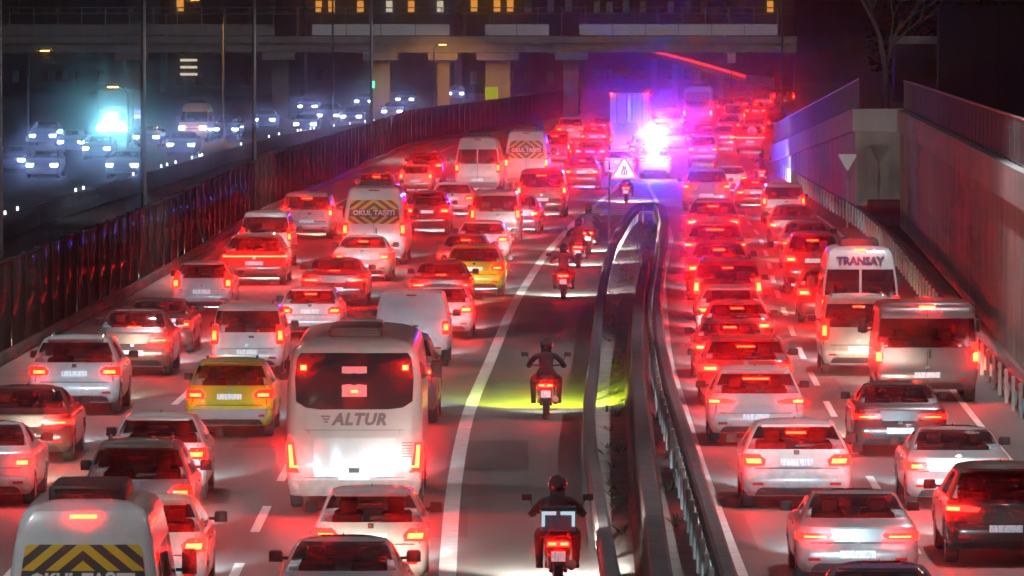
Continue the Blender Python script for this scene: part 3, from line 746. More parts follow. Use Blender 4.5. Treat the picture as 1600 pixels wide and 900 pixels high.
# ================================================================== VEHICLES
class Style:
    """a vehicle body built from stacked horizontal slices; origin on the ground under the rear bumper, nose to +y"""
    def __init__(s, name, L, W, H, levels, axles, wr=.32, rr=.22, rf=.45, bow=.05, fbow=.22):
        s.name, s.L, s.W, s.H, s.lv, s.ax, s.wr, s.rr, s.rf, s.bow, s.fbow = name, L, W, H, levels, axles, wr, rr, rf, bow, fbow
        s.parts = []
        s.roofy = .6
    def at(s, z):
        lv = s.lv; z = min(max(z, lv[0][0]), lv[-1][0])
        for a, b in zip(lv, lv[1:]):
            if z <= b[0]:
                t = (z-a[0])/(b[0]-a[0]); return [a[i]+(b[i]-a[i])*t for i in (1, 2, 3)]
    def rear(s, u, z):
        yr, yf, hw = s.at(z); r = min(s.rr, hw*.8); fl = hw-r; sg = 1 if u >= 0 else -1; u = abs(u)
        if u <= fl: x, y = u, yr+s.bow*(u/hw)**2
        elif u <= fl+r*math.pi/2:
            a = (u-fl)/r; x, y = fl+r*math.sin(a), yr+s.bow*(fl/hw)**2+r*(1-math.cos(a))
        else: x, y = hw, yr+s.bow*(fl/hw)**2+r+(u-fl-r*math.pi/2)
        return Vector((sg*x, y, z))
    def front(s, u, z):
        yr, yf, hw = s.at(z); r = min(s.rf, hw*.8); fl = hw-r; sg = 1 if u >= 0 else -1; u = abs(u)
        if u <= fl: x, y = u, yf-s.fbow*(u/hw)**2
        else:
            a = min((u-fl)/r, math.pi/2); x, y = fl+r*math.sin(a), yf-s.fbow*(fl/hw)**2-r*(1-math.cos(a))
        return Vector((sg*x, y, z))
    def side(s, sg):
        def f(y, z): return Vector((sg*s.at(z)[2], y, z))
        return f
    def ring(s, z):
        yr, yf, hw = s.at(z); pts = []
        r = min(s.rr, hw*.8); fl = hw-r
        for k in range(6): pts.append(s.rear(fl*k/6, z))
        for k in range(6): pts.append(s.rear(fl+r*math.pi/2*k/5, z))
        y0 = pts[-1].y; rf = min(s.rf, hw*.8); y1 = yf-s.fbow*((hw-rf)/hw)**2-rf
        if y1 < y0+.05: y1 = y0+.05
        for k in range(1, s.ns): pts.append(Vector((hw, y0+(y1-y0)*k/s.ns, z)))
        for k in range(5): pts.append(s.front(hw-rf+rf*math.pi/2*(1-k/4), z))
        for k in range(1, 5): pts.append(s.front((hw-rf)*(1-k/4), z))
        full = pts+[Vector((-p.x, p.y, p.z)) for p in reversed(pts[1:-1])]
        return full
    def body(s, holes=()):
        """skin of the vehicle; holes [(name, where, z0, z1, ranges)] come back as glass meshes of their own"""
        s.ns = max(22, int(s.L/.19))
        zs = [s.lv[0][0]]
        for a, b in zip(s.lv, s.lv[1:]):
            n = max(1, int(math.ceil((b[0]-a[0])/(.09 if a[0] < 2.2*s.wr else .2))))
            for k in range(1, n+1): zs.append(a[0]+(b[0]-a[0])*k/n)
        for h in holes:
            for z in h[2:4]:
                if min(abs(z-q) for q in zs) > .004: zs.append(z)
        zs.sort()
        mb = MB(); n = None
        for z in zs:
            rg = s.ring(z); n = len(rg)
            for p in rg:
                for ya in s.ax:
                    d = math.hypot(p.y-ya, p.z-s.wr)
                    if d < s.wr+.07 and abs(p.x) > s.W*.42: p.x *= .72
                mb.v.append(tuple(p))
        Nh = 11+s.ns+8; panes = []
        sets = []
        for (nm, where, z0, z1, rg) in holes:
            if where == 'rear': sets.append((nm, z0, z1, set(range(0, 6+rg)) | {n-1-c for c in range(0, 6+rg)}))
            elif where == 'front': sets.append((nm, z0, z1, set(range(11+s.ns+rg, Nh)) | {n-1-c for c in range(11+s.ns+rg, Nh)}))
            else:
                for (a, b) in rg:
                    cs = set(range(11+int(round(a*s.ns)), 11+int(round(b*s.ns))))
                    sets.append((nm, z0, z1, cs)); sets.append((nm, z0, z1, {n-1-c for c in cs}))
        panes = [[] for _ in sets]
        for j in range(len(zs)-1):
            zc = (zs[j]+zs[j+1])/2
            for i in range(n):
                q = j*n; f = (q+i, q+(i+1) % n, q+n+(i+1) % n, q+n+i); hit = False
                for k, (nm, z0, z1, cs) in enumerate(sets):
                    if z0 < zc < z1 and i in cs: panes[k].append(f); hit = True; break
                if not hit: mb.f.append(f)
        mb.f.append(tuple(range(n))); q = (len(zs)-1)*n; mb.f.append(tuple(range(q, q+n)))
        me = mb.mesh('body', 38)
        if not holes: return me
        out = []
        for k, (nm, z0, z1, cs) in enumerate(sets):
            if not panes[k]: continue
            pb = MB(); idx = {}
            for f in panes[k]:
                g = []
                for v in f:
                    if v not in idx: idx[v] = len(pb.v); pb.v.append(mb.v[v])
                    g.append(idx[v])
                pb.f.append(tuple(g))
            out.append((nm, pb.mesh(nm, 60)))
        return me, out
    def patch(s, surf, rows, nu=6, off=.008, back=.02):
        """raised piece lying on a surface: rows [(z, u0, u1)]"""
        def nrm(u, z):
            e = .01; a = surf(u+e, z)-surf(u-e, z); b = surf(u, z+e)-surf(u, z-e); n = a.cross(b)
            return n.normalized() if n.length > 1e-9 else Vector((0, -1, 0))
        c = Vector((0, s.L/2, s.H*.45))
        P, Q = [], []
        for z, u0, u1 in rows:
            for k in range(nu+1):
                u = u0+(u1-u0)*k/nu; p = surf(u, z); n = nrm(u, z)
                if n.dot(p-c) < 0: n = -n
                P.append(p+n*off); Q.append(p-n*back)
        w = nu+1; h = len(rows); mb = MB(); mb.v = [tuple(p) for p in P+Q]; o = len(P)
        for j in range(h-1):
            for k in range(nu): a = j*w+k; mb.f.append((a, a+1, a+w+1, a+w))
        loop = list(range(w))+[j*w+w-1 for j in range(1, h)]+list(range((h-1)*w+w-2, (h-1)*w-1, -1))+[j*w for j in range(h-2, 0, -1)]
        for i in range(len(loop)):
            a, b = loop[i], loop[(i+1) % len(loop)]; mb.f.append((a, b, b+o, a+o))
        return mb
    def add(s, name, mesh, role, parent=None, loc=(0,0,0)):
        s.parts.append((name, mesh, role, parent, loc)); return len(s.parts)-1
    def radd(s, name, rows, role, nu=6, off=.008, parent=None, mirror=False, surf=None):
        surf = surf or s.rear
        i = s.add(name, s.patch(surf, rows, nu, off, .02 if off > -.01 else -off+.02).mesh(name, 35), role, parent[0] if isinstance(parent, tuple) else parent)
        if mirror:
            return i, s.add(name, s.patch(surf, [(z, -b, -a) for z, a, b in rows], nu, off).mesh(name, 35), role, parent if not isinstance(parent, tuple) else parent[1])
        return i
def rrows(z0, z1, b, t, r=.05, n=4):
    """rows of a rounded window: half width b at z0, t at z1"""
    out = []
    for k in range(n+1):
        f = k/n; z = z0+(z1-z0)*f; h = b+(t-b)*f
        if k in (0, n): h -= r
        out.append((z, -h, h))
    return [out[0], (z0+r*.5, -(b-r*.15), b-r*.15)]+out[1:-1]+[(z1-r*.5, -(t-r*.15), t-r*.15), out[-1]]
def rect(z0, z1, u0, u1): return [(z0, u0, u1), (z1, u0, u1)]

_tyre, _rim = {}, {}
def wheel_meshes(r, w=.20):
    k = (r, w)
    if k not in _tyre:
        _tyre[k] = MB().lathe_x([(-w/2, r*.62), (-w/2, r*.92), (-w*.38, r), (w*.38, r), (w/2, r*.92), (w/2, r*.62)], 22).mesh('tyre', 35)
        mb = MB().lathe_x([(w*.30, .001), (w*.36, r*.16), (w*.32, r*.2), (w*.30, r*.52), (w*.46, r*.60), (w*.49, r*.64)], 20)
        for k5 in range(5):
            a = 2*math.pi*k5/5; dy, dz = math.cos(a), math.sin(a)
            mb.tube([(w*.40, dy*r*.12, dz*r*.12), (w*.43, dy*r*.58, dz*r*.58)], [r*.08, r*.06], 5)
        mb2 = MB(); mb2.v = mb.v+[(-x, y, z) for x, y, z in mb.v]; o = len(mb.v); mb2.f = mb.f+[tuple(i+o for i in f) for f in mb.f]
        _rim[k] = mb2.mesh('rim', 35)
    return _tyre[k], _rim[k]

mirror_m = {}
def finish(s, win, tail, third, plate_z, opts=None, elem=None, roof='rail', side_win=((.30, .52), (.54, .76)), belt=None, wz=None, head=None, boot=None, bump=True, wip=True):
    """body, glass, lamps, plate, wheels and trim of a passenger vehicle"""
    o = opts or {}
    b0, b1 = belt; opened = s.H < 2.8
    wi = None
    if opened:
        holes = [('side_window', 'side', b0+.02, b1-.02, side_win), ('windscreen', 'front', b0+.03, b1-.01, 1)]
        if win: holes.append(('rear_window', 'rear', win[0], win[1]+(.03 if s.H < 1.7 else 0), 3 if s.H < 2.1 else 2))
        bd, gl = s.body(holes); s.add('body', bd, 'paint')
        for nm, me in gl:
            k = s.add(nm, me, 'glass')
            if nm == 'rear_window': wi = k
        # dark cabin: parcel shelf and dashboard level, headliner, seats with headrests
        yr0, yf0, hw0 = s.at(b0); yr1, yf1, hw1 = s.at(b1)
        s.add('cabin_floor', MB().box(-hw0+.06, hw0-.06, yr0+.10, yf0-.25, b0-.42, b0-.36).mesh('cabin_floor'), 'cabin')
        s.add('parcel_shelf', MB().box(-hw0+.10, hw0-.10, yr0+.10, yr0+.55, b0-.06, b0-.03).mesh('parcel_shelf'), 'cabin')
        s.add('headliner', MB().box(-hw1+.05, hw1-.05, yr1+.12, yf1-.12, b1+.0, b1+.02).mesh('headliner'), 'headliner')
        rows_ = [.30, .58] if s.H < 2.3 else [.18, .34, .50, .68]
        for fr_ in rows_:
            yy = yr0+(yf0-yr0)*fr_
            for xs in (-.38, .38):
                xs *= hw0/.85
                k = s.add('seat', MB().rbox(xs-.24, xs+.24, yy, yy+.14, b0-.36, b0+.08, .05).mesh('seat', 40), 'cabin')
                s.add('headrest', MB().rbox(xs-.13, xs+.13, yy+.01, yy+.11, b0+.11, b0+.29, .04).mesh('headrest', 40), 'cabin', k)
    else:
        s.add('body', s.body(), 'paint')
    if win:
        if not opened: wi = s.radd('rear_window', rrows(*win), 'coach_glass', 8, .006)
        if wip and s.name not in ('sedan', 'sedan_low'):
            z0 = win[0]; s.radd('rear_wiper', [(z0+.03, -.02, .02), (z0+.05, -.02, .30), (z0+.075, .02, .31)], 'black', 4, .02, wi)
    t = s.radd('tail_light', tail, 'lens', 5, .016, mirror=True)
    if elem: s.radd('lamp_element', elem, 'elem', 4, .022, t, mirror=True)
    if third:
        s.radd('high_brake_light', rect(*third), 'third', 4, .018 if s.H > 2.1 or not win else -.045)
    if boot:
        bl = s.radd('boot_lid', boot, 'paint', 6, .012)
    s.radd('licence_plate', rect(plate_z-.058, plate_z+.058, -.26, .26), 'plate', 3, .022)
    hw = s.at(.4)[2]
    if opened and win and s.H < 2.1:
        zb = plate_z+.22 if plate_z > .75 else .69
        zb = min(zb, win[0]-.2); hz_ = .70; ub = s.at(win[0])[2]-s.rr+.12
        for nm, rows in (('shut_line', [(hz_-.008, -hw*1.02, hw*1.02), (hz_+.008, -hw*1.02, hw*1.02)]), ('shut_line', [(hz_+.01, ub+.02, ub+.035), (win[0]-.04, ub-.02, ub-.005)]), ('shut_line', [(hz_+.01, -ub-.035, -ub-.02), (win[0]-.04, -ub+.005, -ub+.02)])):
            s.radd(nm, rows, 'black', 8, .004)
    if bump:
        z0 = s.lv[0][0]+.02
        s.radd('bumper_insert', [(z0, -hw*.78, hw*.78), (z0+.10, -hw*.72, hw*.72), (z0+.13, -hw*.64, hw*.64)], 'black', 8, .012)
        s.radd('reflector', rect(z0+.17, z0+.22, hw*.62, hw*.82), 'reflector', 2, .010, mirror=True)
    # glass on the sides and the front
    b0, b1 = belt; yr0, yf0, _ = s.at(b0); yr1, yf1, _ = s.at(b1)
    for sg in (-1, 1):
        for (a, b) in (() if opened else side_win):
            r0, f0 = yr0+s.rr*.9, yf0-s.rf-.12; r1, f1 = yr1+s.rr*.9, yf1-s.rf*.8-.05
            rows = [(b0+.02, r0+(f0-r0)*a, r0+(f0-r0)*b), ((b0+b1)/2, (r0+r1)/2+((f0+f1)/2-(r0+r1)/2)*a, (r0+r1)/2+((f0+f1)/2-(r0+r1)/2)*b), (b1-.02, r1+(f1-r1)*a, r1+(f1-r1)*b)]
            s.add('side_window', s.patch(s.side(sg), rows, 4, .006).mesh('side_window', 35), 'coach_glass')
        for ya in s.ax:
            ty, ri = wheel_meshes(s.wr)
            w = s.add('wheel', ty, 'rubber', None, (sg*(s.W/2-.115), ya, s.wr)); s.add('rim', ri, 'rim', w)
        # mirror, door handles
        ym = yf0-s.rf-.10 if s.name not in ('coach', 'midibus') else s.L-.25
        hwb = s.at(b0)[2]
        mz = b0+.06 if s.H < 2.1 else b0+.22
        mb = MB().rbox(hwb+.05, hwb+.25, ym-.06, ym+.06, mz-.07, mz+.09 if s.H < 2.1 else mz+.24, .04).box(hwb-.03, hwb+.06, ym-.03, ym+.03, mz-.04, mz)
        if sg < 0: mb.v = [(-x, y, z) for x, y, z in mb.v]
        s.add('mirror', mb.mesh('mirror', 35), 'black')
        for ya in (s.L*.36, s.L*.56):
            if s.H < 2.8: s.add('door_handle', s.patch(s.side(sg), [(b0-.16, ya, ya+.17), (b0-.13, ya, ya+.17)], 2, .03).mesh('door_handle', 30), 'paint')
    if not opened: s.radd('windscreen', rrows(b0+.02, b1-.01, s.at(b0)[2]-s.rf*.45, s.at(b1)[2]-s.rf*.45, .05), 'coach_glass', 8, .006, surf=s.front)
    hz = head or (.60, .74)
    s.radd('headlight', [(hz[0], hw*.55, hw*.98), (hz[1], hw*.50, hw*.98)], 'head', 4, .012, surf=s.front, mirror=True)
    s.radd('grille', [(hz[0]-.18, -hw*.45, hw*.45), (hz[0]+.08, -hw*.42, hw*.42)], 'black', 5, .010, surf=s.front)
    s.radd('front_plate', rect(hz[0]-.24, hz[0]-.14, -.26, .26), 'plate', 3, .02, surf=s.front)
    s.radd('badge', rect(plate_z+.13, plate_z+.20, -.045, .045), 'chrome', 2, .018)
    if roof == 'rail':
        for sg in (-1, 1):
            zt = s.lv[-3][0]; x = sg*s.at(zt)[2]*.98; y0 = s.at(zt)[0]+.25; y1 = s.at(zt)[1]-.35
            s.add('roof_rail', MB().tube([(x, y0, zt-.01), (x, y0+.08, zt+.055), (x, y1-.08, zt+.055), (x, y1, zt-.01)], .018, 6).mesh('roof_rail', 40), 'chrome')
    elif roof == 'fin':
        y0 = s.at(s.lv[-2][0])[0]+.15; zt = s.lv[-1][0]
        mb = MB(); mb.v = [(-.025, y0, zt-.04), (.025, y0, zt-.04), (.012, y0+.18, zt-.02), (-.012, y0+.18, zt-.02), (0, y0+.01, zt+.06)]; mb.f = [(0,1,2,3), (0,4,1), (1,4,2), (2,4,3), (3,4,0)]
        s.add('antenna_fin', mb.mesh('antenna_fin'), 'black')
    elif roof == 'ac':
        zt = s.lv[-1][0]; y0 = s.at(s.lv[-3][0])[0]+.5
        i = s.add('roof_unit', MB().rbox(-.50, .50, y0, y0+1.5, zt-.03, zt+.17, .08).mesh('roof_unit', 35), 'ac')
        for k in range(4): s.add('vent_slat', MB().box(-.42, .42, y0-.012, y0-.002, zt+.01+k*.032, zt+.026+k*.032).mesh('vent_slat'), 'black', i)
    return s
def spoiler(s, z, hwid, dep=.16):
    yr = s.at(z)[0]
    i = s.add('spoiler', MB().rbox(-hwid, hwid, yr-dep, yr+.16, z-.015, z+.035, .03).mesh('spoiler', 35), 'paint')
    s.radd_third = i

ST = {}
SED = [(.22,.12,4.40,.82),(.32,.03,4.47,.88),(.50,0,4.50,.90),(.62,.02,4.50,.90),(.70,.06,4.46,.90),(.86,.06,4.30,.895),(.96,.05,3.75,.87),(1.00,.12,3.30,.845),(1.05,.46,3.12,.80),(1.20,.82,2.82,.735),(1.34,1.14,2.48,.665),(1.41,1.42,2.22,.60),(1.44,1.65,2.0,.42),(1.45,1.75,1.95,.3)]
def sedan(name, tail, elem, third, pz, boot=None, roof='fin'):
    s = Style(name, 4.5, 1.8, 1.45, SED, (.86, 3.52), .315); s.roofy = 1.2
    finish(s, (1.07, 1.37, .66, .56), tail, third, pz, elem=elem, belt=(1.04, 1.36), roof=roof, boot=boot, wip=False); ST[name] = s
sedan('sedan', [(.72,.58,1.06),(.80,.52,1.10),(.88,.56,1.04)], [(.76,.62,.80),(.83,.62,.80)], (1.30, 1.325, -.15, .15), .79, [(.70,-.50,.50),(.94,-.52,.52)])
sedan('sedan_low', [(.76,.42,1.10),(.82,.36,1.12),(.86,.40,1.06)], [(.785,.46,.78),(.815,.46,.78)], (1.10, 1.125, -.15, .15), .52, [(.72,-.34,.34),(.93,-.40,.40)])
HAT = [(.22,.14,4.0,.80),(.32,.04,4.07,.86),(.5,0,4.1,.88),(.62,.03,4.1,.88),(.72,.09,4.06,.88),(.90,.12,3.85,.872),(.98,.16,3.3,.85),(1.03,.19,3.1,.83),(1.2,.32,2.75,.75),(1.35,.48,2.4,.675),(1.42,.58,2.2,.63),(1.46,.85,1.95,.52),(1.475,1.15,1.75,.36),(1.48,1.3,1.7,.25)]
def hatch(name, tail, elem, third, pz, roof='fin', boot=None):
    s = Style(name, 4.1, 1.76, 1.48, HAT, (.70, 3.25), .315); s.roofy = .55
    finish(s, (1.02, 1.36, .68, .56), tail, third, pz, elem=elem, belt=(1.0, 1.37), roof=roof, boot=boot); spoiler(s, 1.405, .56); ST[name] = s
hatch('hatchback', [(.74,.52,1.06),(.84,.50,1.10),(.93,.60,1.04)], [(.78,.56,.80),(.86,.58,.82)], (1.315, 1.338, -.16, .16), .80)
hatch('hatchback_tall', [(.76,.66,1.0),(.92,.62,1.02),(1.06,.66,.98),(1.18,.68,.92)], [(.80,.70,.84),(.95,.70,.84)], (1.315, 1.338, -.15, .15), .64, boot=[(.66,-.56,.56),(.97,-.60,.60)])
SUV = [(.26,.14,4.35,.84),(.38,.04,4.42,.91),(.55,0,4.45,.925),(.68,.02,4.45,.925),(.80,.08,4.42,.925),(1.0,.10,4.15,.915),(1.08,.13,3.5,.89),(1.12,.15,3.35,.875),(1.35,.30,2.88,.785),(1.52,.43,2.5,.715),(1.60,.54,2.3,.66),(1.64,.85,2.05,.54),(1.655,1.15,1.8,.36),(1.66,1.3,1.7,.25)]
def suv(name, tail, elem, third, pz, roof='rail', boot=None, bar=False):
    s = Style(name, 4.45, 1.85, 1.66, SUV, (.82, 3.52), .35); s.roofy = .5
    finish(s, (1.12, 1.50, .72, .60), tail, third, pz, elem=elem, belt=(1.10, 1.53), roof=roof, boot=boot); spoiler(s, 1.585, .58)
    if bar: s.radd('light_bar', rect(.93, .965, -.80, .80), 'elem', 10, .02)
    ST[name] = s
suv('suv', [(.84,.56,1.10),(.93,.52,1.14),(1.02,.62,1.06)], [(.88,.60,.84),(.95,.60,.84)], (1.445, 1.472, -.18, .18), .88, boot=[(.78,-.54,.54),(1.08,-.58,.58)])
suv('suv_sharp', [(.90,.44,1.14),(.96,.40,1.16),(1.01,.62,1.10)], [(.92,.72,.95),(.98,.72,.95)], (1.445, 1.472, -.26, .26), .62, roof='fin', boot=[(.70,-.62,.62),(.88,-.62,.62)])
suv('suv_bar', [(.90,.80,1.12),(1.0,.80,1.12)], [(.925,.82,1.04),(.97,.82,1.04)], (1.445, 1.472, -.2, .2), .72, roof='rail', bar=True)
VAN = [(.26,.1,4.3,.82),(.38,.02,4.38,.88),(.55,0,4.4,.9),(.7,.04,4.4,.9),(1.0,.07,4.2,.895),(1.1,.085,3.8,.885),(1.15,.09,3.68,.88),(1.5,.16,3.15,.82),(1.7,.22,2.8,.775),(1.79,.28,2.58,.73),(1.825,.45,2.38,.62),(1.845,.75,2.15,.4),(1.85,.9,2.0,.3)]
def van(name, tail, elem, third, pz, win=(1.12, 1.66, .70, .62), roof='rail', doors=True, L=None):
    s = Style(name, 4.4, 1.8, 1.85, VAN, (.75, 3.5), .325, rr=.16); s.roofy = .3
    finish(s, win, tail, third, pz, elem=elem, belt=(1.13, 1.70), roof=roof, side_win=((.06, .34), (.37, .64), (.67, .96)) if win else ((.67, .96),))
    if doors: s.radd('door_seam', [(.48, -.008, .008), (1.72, -.008, .008)], 'black', 1, .010)
    s.add('rear_handle', s.patch(s.rear, rect(.98, 1.03, .04, .17), 2, .03).mesh('rear_handle'), 'black'); ST[name] = s
van('compact_van', [(.82,.74,.98),(1.0,.72,.98),(1.30,.74,.95)], [(.92,.77,.90),(1.15,.77,.88)], (1.60, 1.625, -.14, .14), .62, doors=False)
van('panel_van', [(.80,.76,.98),(1.12,.76,.98)], [(.90,.79,.92),(1.05,.79,.92)], (1.735, 1.76, -.12, .12), .60, win=None, roof='none')
van('people_carrier', [(.90,.78,.98),(1.30,.76,.96)], [(.95,.80,.92),(1.12,.80,.92)], (1.60, 1.63, -.18, .18), .70, win=(1.16, 1.66, .74, .64), roof='none', doors=False)
MIN = [(.28,.1,5.8,.9),(.4,.02,5.88,.97),(.6,0,5.9,1.0),(.75,.04,5.9,1.0),(1.1,.05,5.7,1.0),(1.2,.06,5.35,.99),(1.3,.07,5.15,.98),(1.7,.11,4.6,.945),(2.1,.17,4.2,.89),(2.4,.25,3.9,.83),(2.52,.33,3.7,.77),(2.575,.52,3.5,.66),(2.61,.8,3.2,.42),(2.62,.9,3.0,.3)]
def minibus(name, tail, elem, third, pz, win, board=False, text=None, roof='ac'):
    s = Style(name, 5.9, 2.0, 2.62, MIN, (1.25, 4.75), .35, rr=.15); s.roofy = .4
    finish(s, None if board else win, tail, third, pz, elem=elem, belt=(1.30, 2.05), roof=roof, side_win=((.04, .26), (.28, .50), (.52, .74), (.76, .97)), head=(.85, 1.05), wip=False)
    s.radd('door_seam', [(.50, -.008, .008), (win[0]-.03, -.008, .008)], 'black', 1, .010)
    if board:
        b = s.radd('warning_board', rrows(*win), 'chevron', 10, .010)
        me = text_mesh('OKUL TAŞITI', .225, 'lettering', bold=.010); y0 = s.at(1.72)[0]; me.transform(Matrix.Translation((0, y0-.004, 1.72)) @ Matrix.Rotation(-math.atan(.15), 4, 'X') @ Matrix.Translation((0, -.012, 0)))
        s.add('lettering', me, 'letter_white', b)
    else:
        s.radd('window_divider', [(win[0]-.01, -.03, .03), (win[1]+.01, -.03, .03)], 'paint', 1, .012)
    if text:
        me = text_mesh(text, .27, 'lettering', bold=.014); zt = 2.26; y0 = s.at(zt)[0]
        me.transform(Matrix.Translation((0, y0-.014, zt)) @ Matrix.Rotation(-math.atan(.24), 4, 'X')); s.add('lettering', me, 'letter_blue')
    s.add('rear_handle', s.patch(s.rear, [(1.02, .05, .10), (1.22, .05, .10)], 2, .03).mesh('rear_handle'), 'black')
    s.radd('step_bumper', rect(.34, .50, -.85, .85), 'plastic_grey', 8, .05)
    ST[name] = s
TL = [(.95,.84,1.06),(1.40,.82,1.04)]; TE = [(1.05,.86,.98),(1.30,.86,.98)]
minibus('school_minibus', TL, TE, (2.44, 2.475, -.17, .17), .62, (1.36, 2.14, .84, .74), board=True)
minibus('tour_minibus', TL, TE, (2.50, 2.54, -.15, .15), .62, (1.36, 2.06, .80, .74), text='TRANSAY')
minibus('high_minibus', TL, TE, (2.44, 2.475, -.15, .15), .62, (1.36, 2.02, .80, .74))
# low-roof panel van with wide glazing
DUC = [(.30,.1,4.7,.95),(.42,.02,4.78,1.0),(.6,0,4.8,1.03),(.8,.04,4.8,1.03),(1.1,.05,4.6,1.03),(1.25,.055,4.2,1.025),(1.6,.08,3.9,1.01),(1.95,.11,3.6,.985),(2.08,.13,3.45,.97),(2.15,.20,3.3,.92),(2.19,.4,3.1,.75),(2.20,.6,2.9,.5)]
s = Style('cargo_van', 4.8, 2.06, 2.2, DUC, (1.0, 3.9), .34, rr=.09); s.roofy = .3
finish(s, (1.22, 1.86, .90, .86), [(.86,.90,1.08),(1.34,.90,1.06)], (2.085, 2.125, -.16, .16), .62, elem=[(.92,.93,1.04),(1.12,.93,1.04)], belt=(1.25, 1.95), roof='none', side_win=((.70, .97),), head=(.85, 1.05), wip=False)
s.radd('door_seam', [(.45, -.008, .008), (2.05, -.008, .008)], 'black', 1, .012)
s.add('rear_handle', s.patch(s.rear, [(.98, .03, .08), (1.18, .03, .08)], 2, .03).mesh('rear_handle'), 'black')
for sg in (-1, 1):
    for z in (.7, 1.1, 2.0): s.add('hinge', s.patch(s.rear, rect(z, z+.07, sg*.90-.05, sg*.90+.05), 2, .03).mesh('hinge'), 'paint')
ST['cargo_van'] = s
# coach
COA = [(.32,.12,8.0,1.04),(.46,.02,8.15,1.12),(.8,0,8.2,1.15),(1.2,.02,8.2,1.15),(1.7,.07,8.1,1.15),(1.85,.09,8.0,1.145),(2.3,.15,7.8,1.12),(2.62,.22,7.6,1.08),(2.76,.28,7.45,1.03),(2.86,.42,7.2,.93),(2.92,.7,6.9,.72),(2.95,.95,6.7,.5)]
def coach(name, tall=1.0):
    s = Style(name, 8.2, 2.3, 2.95, COA, (2.2, 6.6), .42, rr=.20, rf=.3, fbow=.12); s.roofy = .4; ST[name] = s
    sw = tuple((.02+k*.16, .165+k*.16) for k in range(6))
    finish(s, None, [(.72,.92,1.20),(.78,.96,1.22),(1.22,1.02,1.22)], None, .60, elem=None, belt=(1.75, 2.62), roof='none', side_win=sw, head=(.9, 1.15), wip=False, bump=False)
    return s
s = coach('coach')
wi = s.radd('rear_window', [(1.77,-.58,.58),(1.80,-.82,.82),(1.90,-.98,.98),(2.3,-1.00,1.00),(2.62,-.96,.96),(2.70,-.90,.90)], 'coach_glass', 10, .010)
for sg in (-1, 1):
    s.radd('high_brake_light', rect(2.42, 2.50, sg*.86-.05, sg*.86+.05), 'third', 2, .022)
    t = s.radd('lamp_element', [(.80, sg*1.05-.035, sg*1.05+.035), (1.18, sg*1.08-.03, sg*1.08+.03)], 'elem', 2, .03)
    s.radd('lamp_element', [(.80, min(sg*.94, sg*1.08), max(sg*.94, sg*1.08)), (.84, min(sg*.95, sg*1.08), max(sg*.95, sg*1.08))], 'elem', 3, .03)
s.radd('window_panel', rect(1.98, 2.48, -.21, .21), 'pink_panel', 3, .016, wi)
s.radd('high_brake_light', rect(2.05, 2.09, -.06, .06), 'third', 2, .026)
s.radd('engine_hatch', [(.66,-.66,.66),(1.30,-.70,.70)], 'paint', 8, .016)
s.radd('vent', rect(.72, .80, -.09, .09), 'black', 2, .022)
for rw_ in ([(1.425,-1.12,1.12),(1.433,-1.12,1.12)], [(.635,-1.12,1.12),(.643,-1.12,1.12)], [(.64,-.735,-.727),(1.42,-.775,-.767)], [(.64,.727,.735),(1.42,.767,.775)]): s.radd('panel_seam', rw_, 'black', 8, .003)
for k in range(6): s.radd('vent_slat', [(.98+k*.045,.80,.98),(1.0+k*.045,.80,.98)], 'black', 3, .006)
s.radd('bumper', [(.36,-1.10,1.10),(.60,-1.12,1.12)], 'paint', 12, .04)
me = text_mesh('ALTUR', .27, 'lettering', bold=.013, shear=.25, space=1.12); me.transform(Matrix.Translation((.08, s.at(1.60)[0]-.014, 1.60)) @ Matrix.Rotation(-math.atan(.09), 4, 'X')); s.add('lettering', me, 'letter_grey')
mb = MB()
for k in range(3):
    z = 1.655-.045*k; mb.box(-.56+.03*k, -.40-.02*k, s.at(z)[0]-.020, s.at(z)[0]-.012, z-.012, z+.016)
s.add('emblem', mb.mesh('emblem'), 'letter_grey')
i = s.add('roof_unit', MB().rbox(-.46, .46, .95, 3.0, 2.93, 3.12, .09).mesh('roof_unit', 35), 'ac')
for k in range(3): s.add('vent_slat', MB().box(-.38, .38, .936, .946, 2.97+k*.045, 2.99+k*.045).mesh('vent_slat'), 'black', i)
s.add('roof_hatch', MB().rbox(-.4, .4, 5.0, 5.7, 2.93, 3.04, .06).mesh('roof_hatch', 35), 'paint')
s = coach('midibus')
b = s.radd('warning_board', [(1.42,-.62,.62),(1.5,-.85,.85),(1.9,-.95,.95),(2.4,-.92,.92),(2.55,-.7,.7)], 'chevron', 10, .010)
s.radd('bumper', [(.36,-1.10,1.10),(.66,-1.12,1.12)], 'panel_white', 12, .05)
for sg in (-1, 1): s.radd('lamp_element', [(.80, sg*1.02-.07, sg*1.02+.07), (1.1, sg*1.06-.06, sg*1.06+.06)], 'elem', 2, .03)
s.add('roof_unit', MB().rbox(-.72, .72, .9, 2.6, 2.93, 3.12, .10).mesh('roof_unit', 35), 'ac')
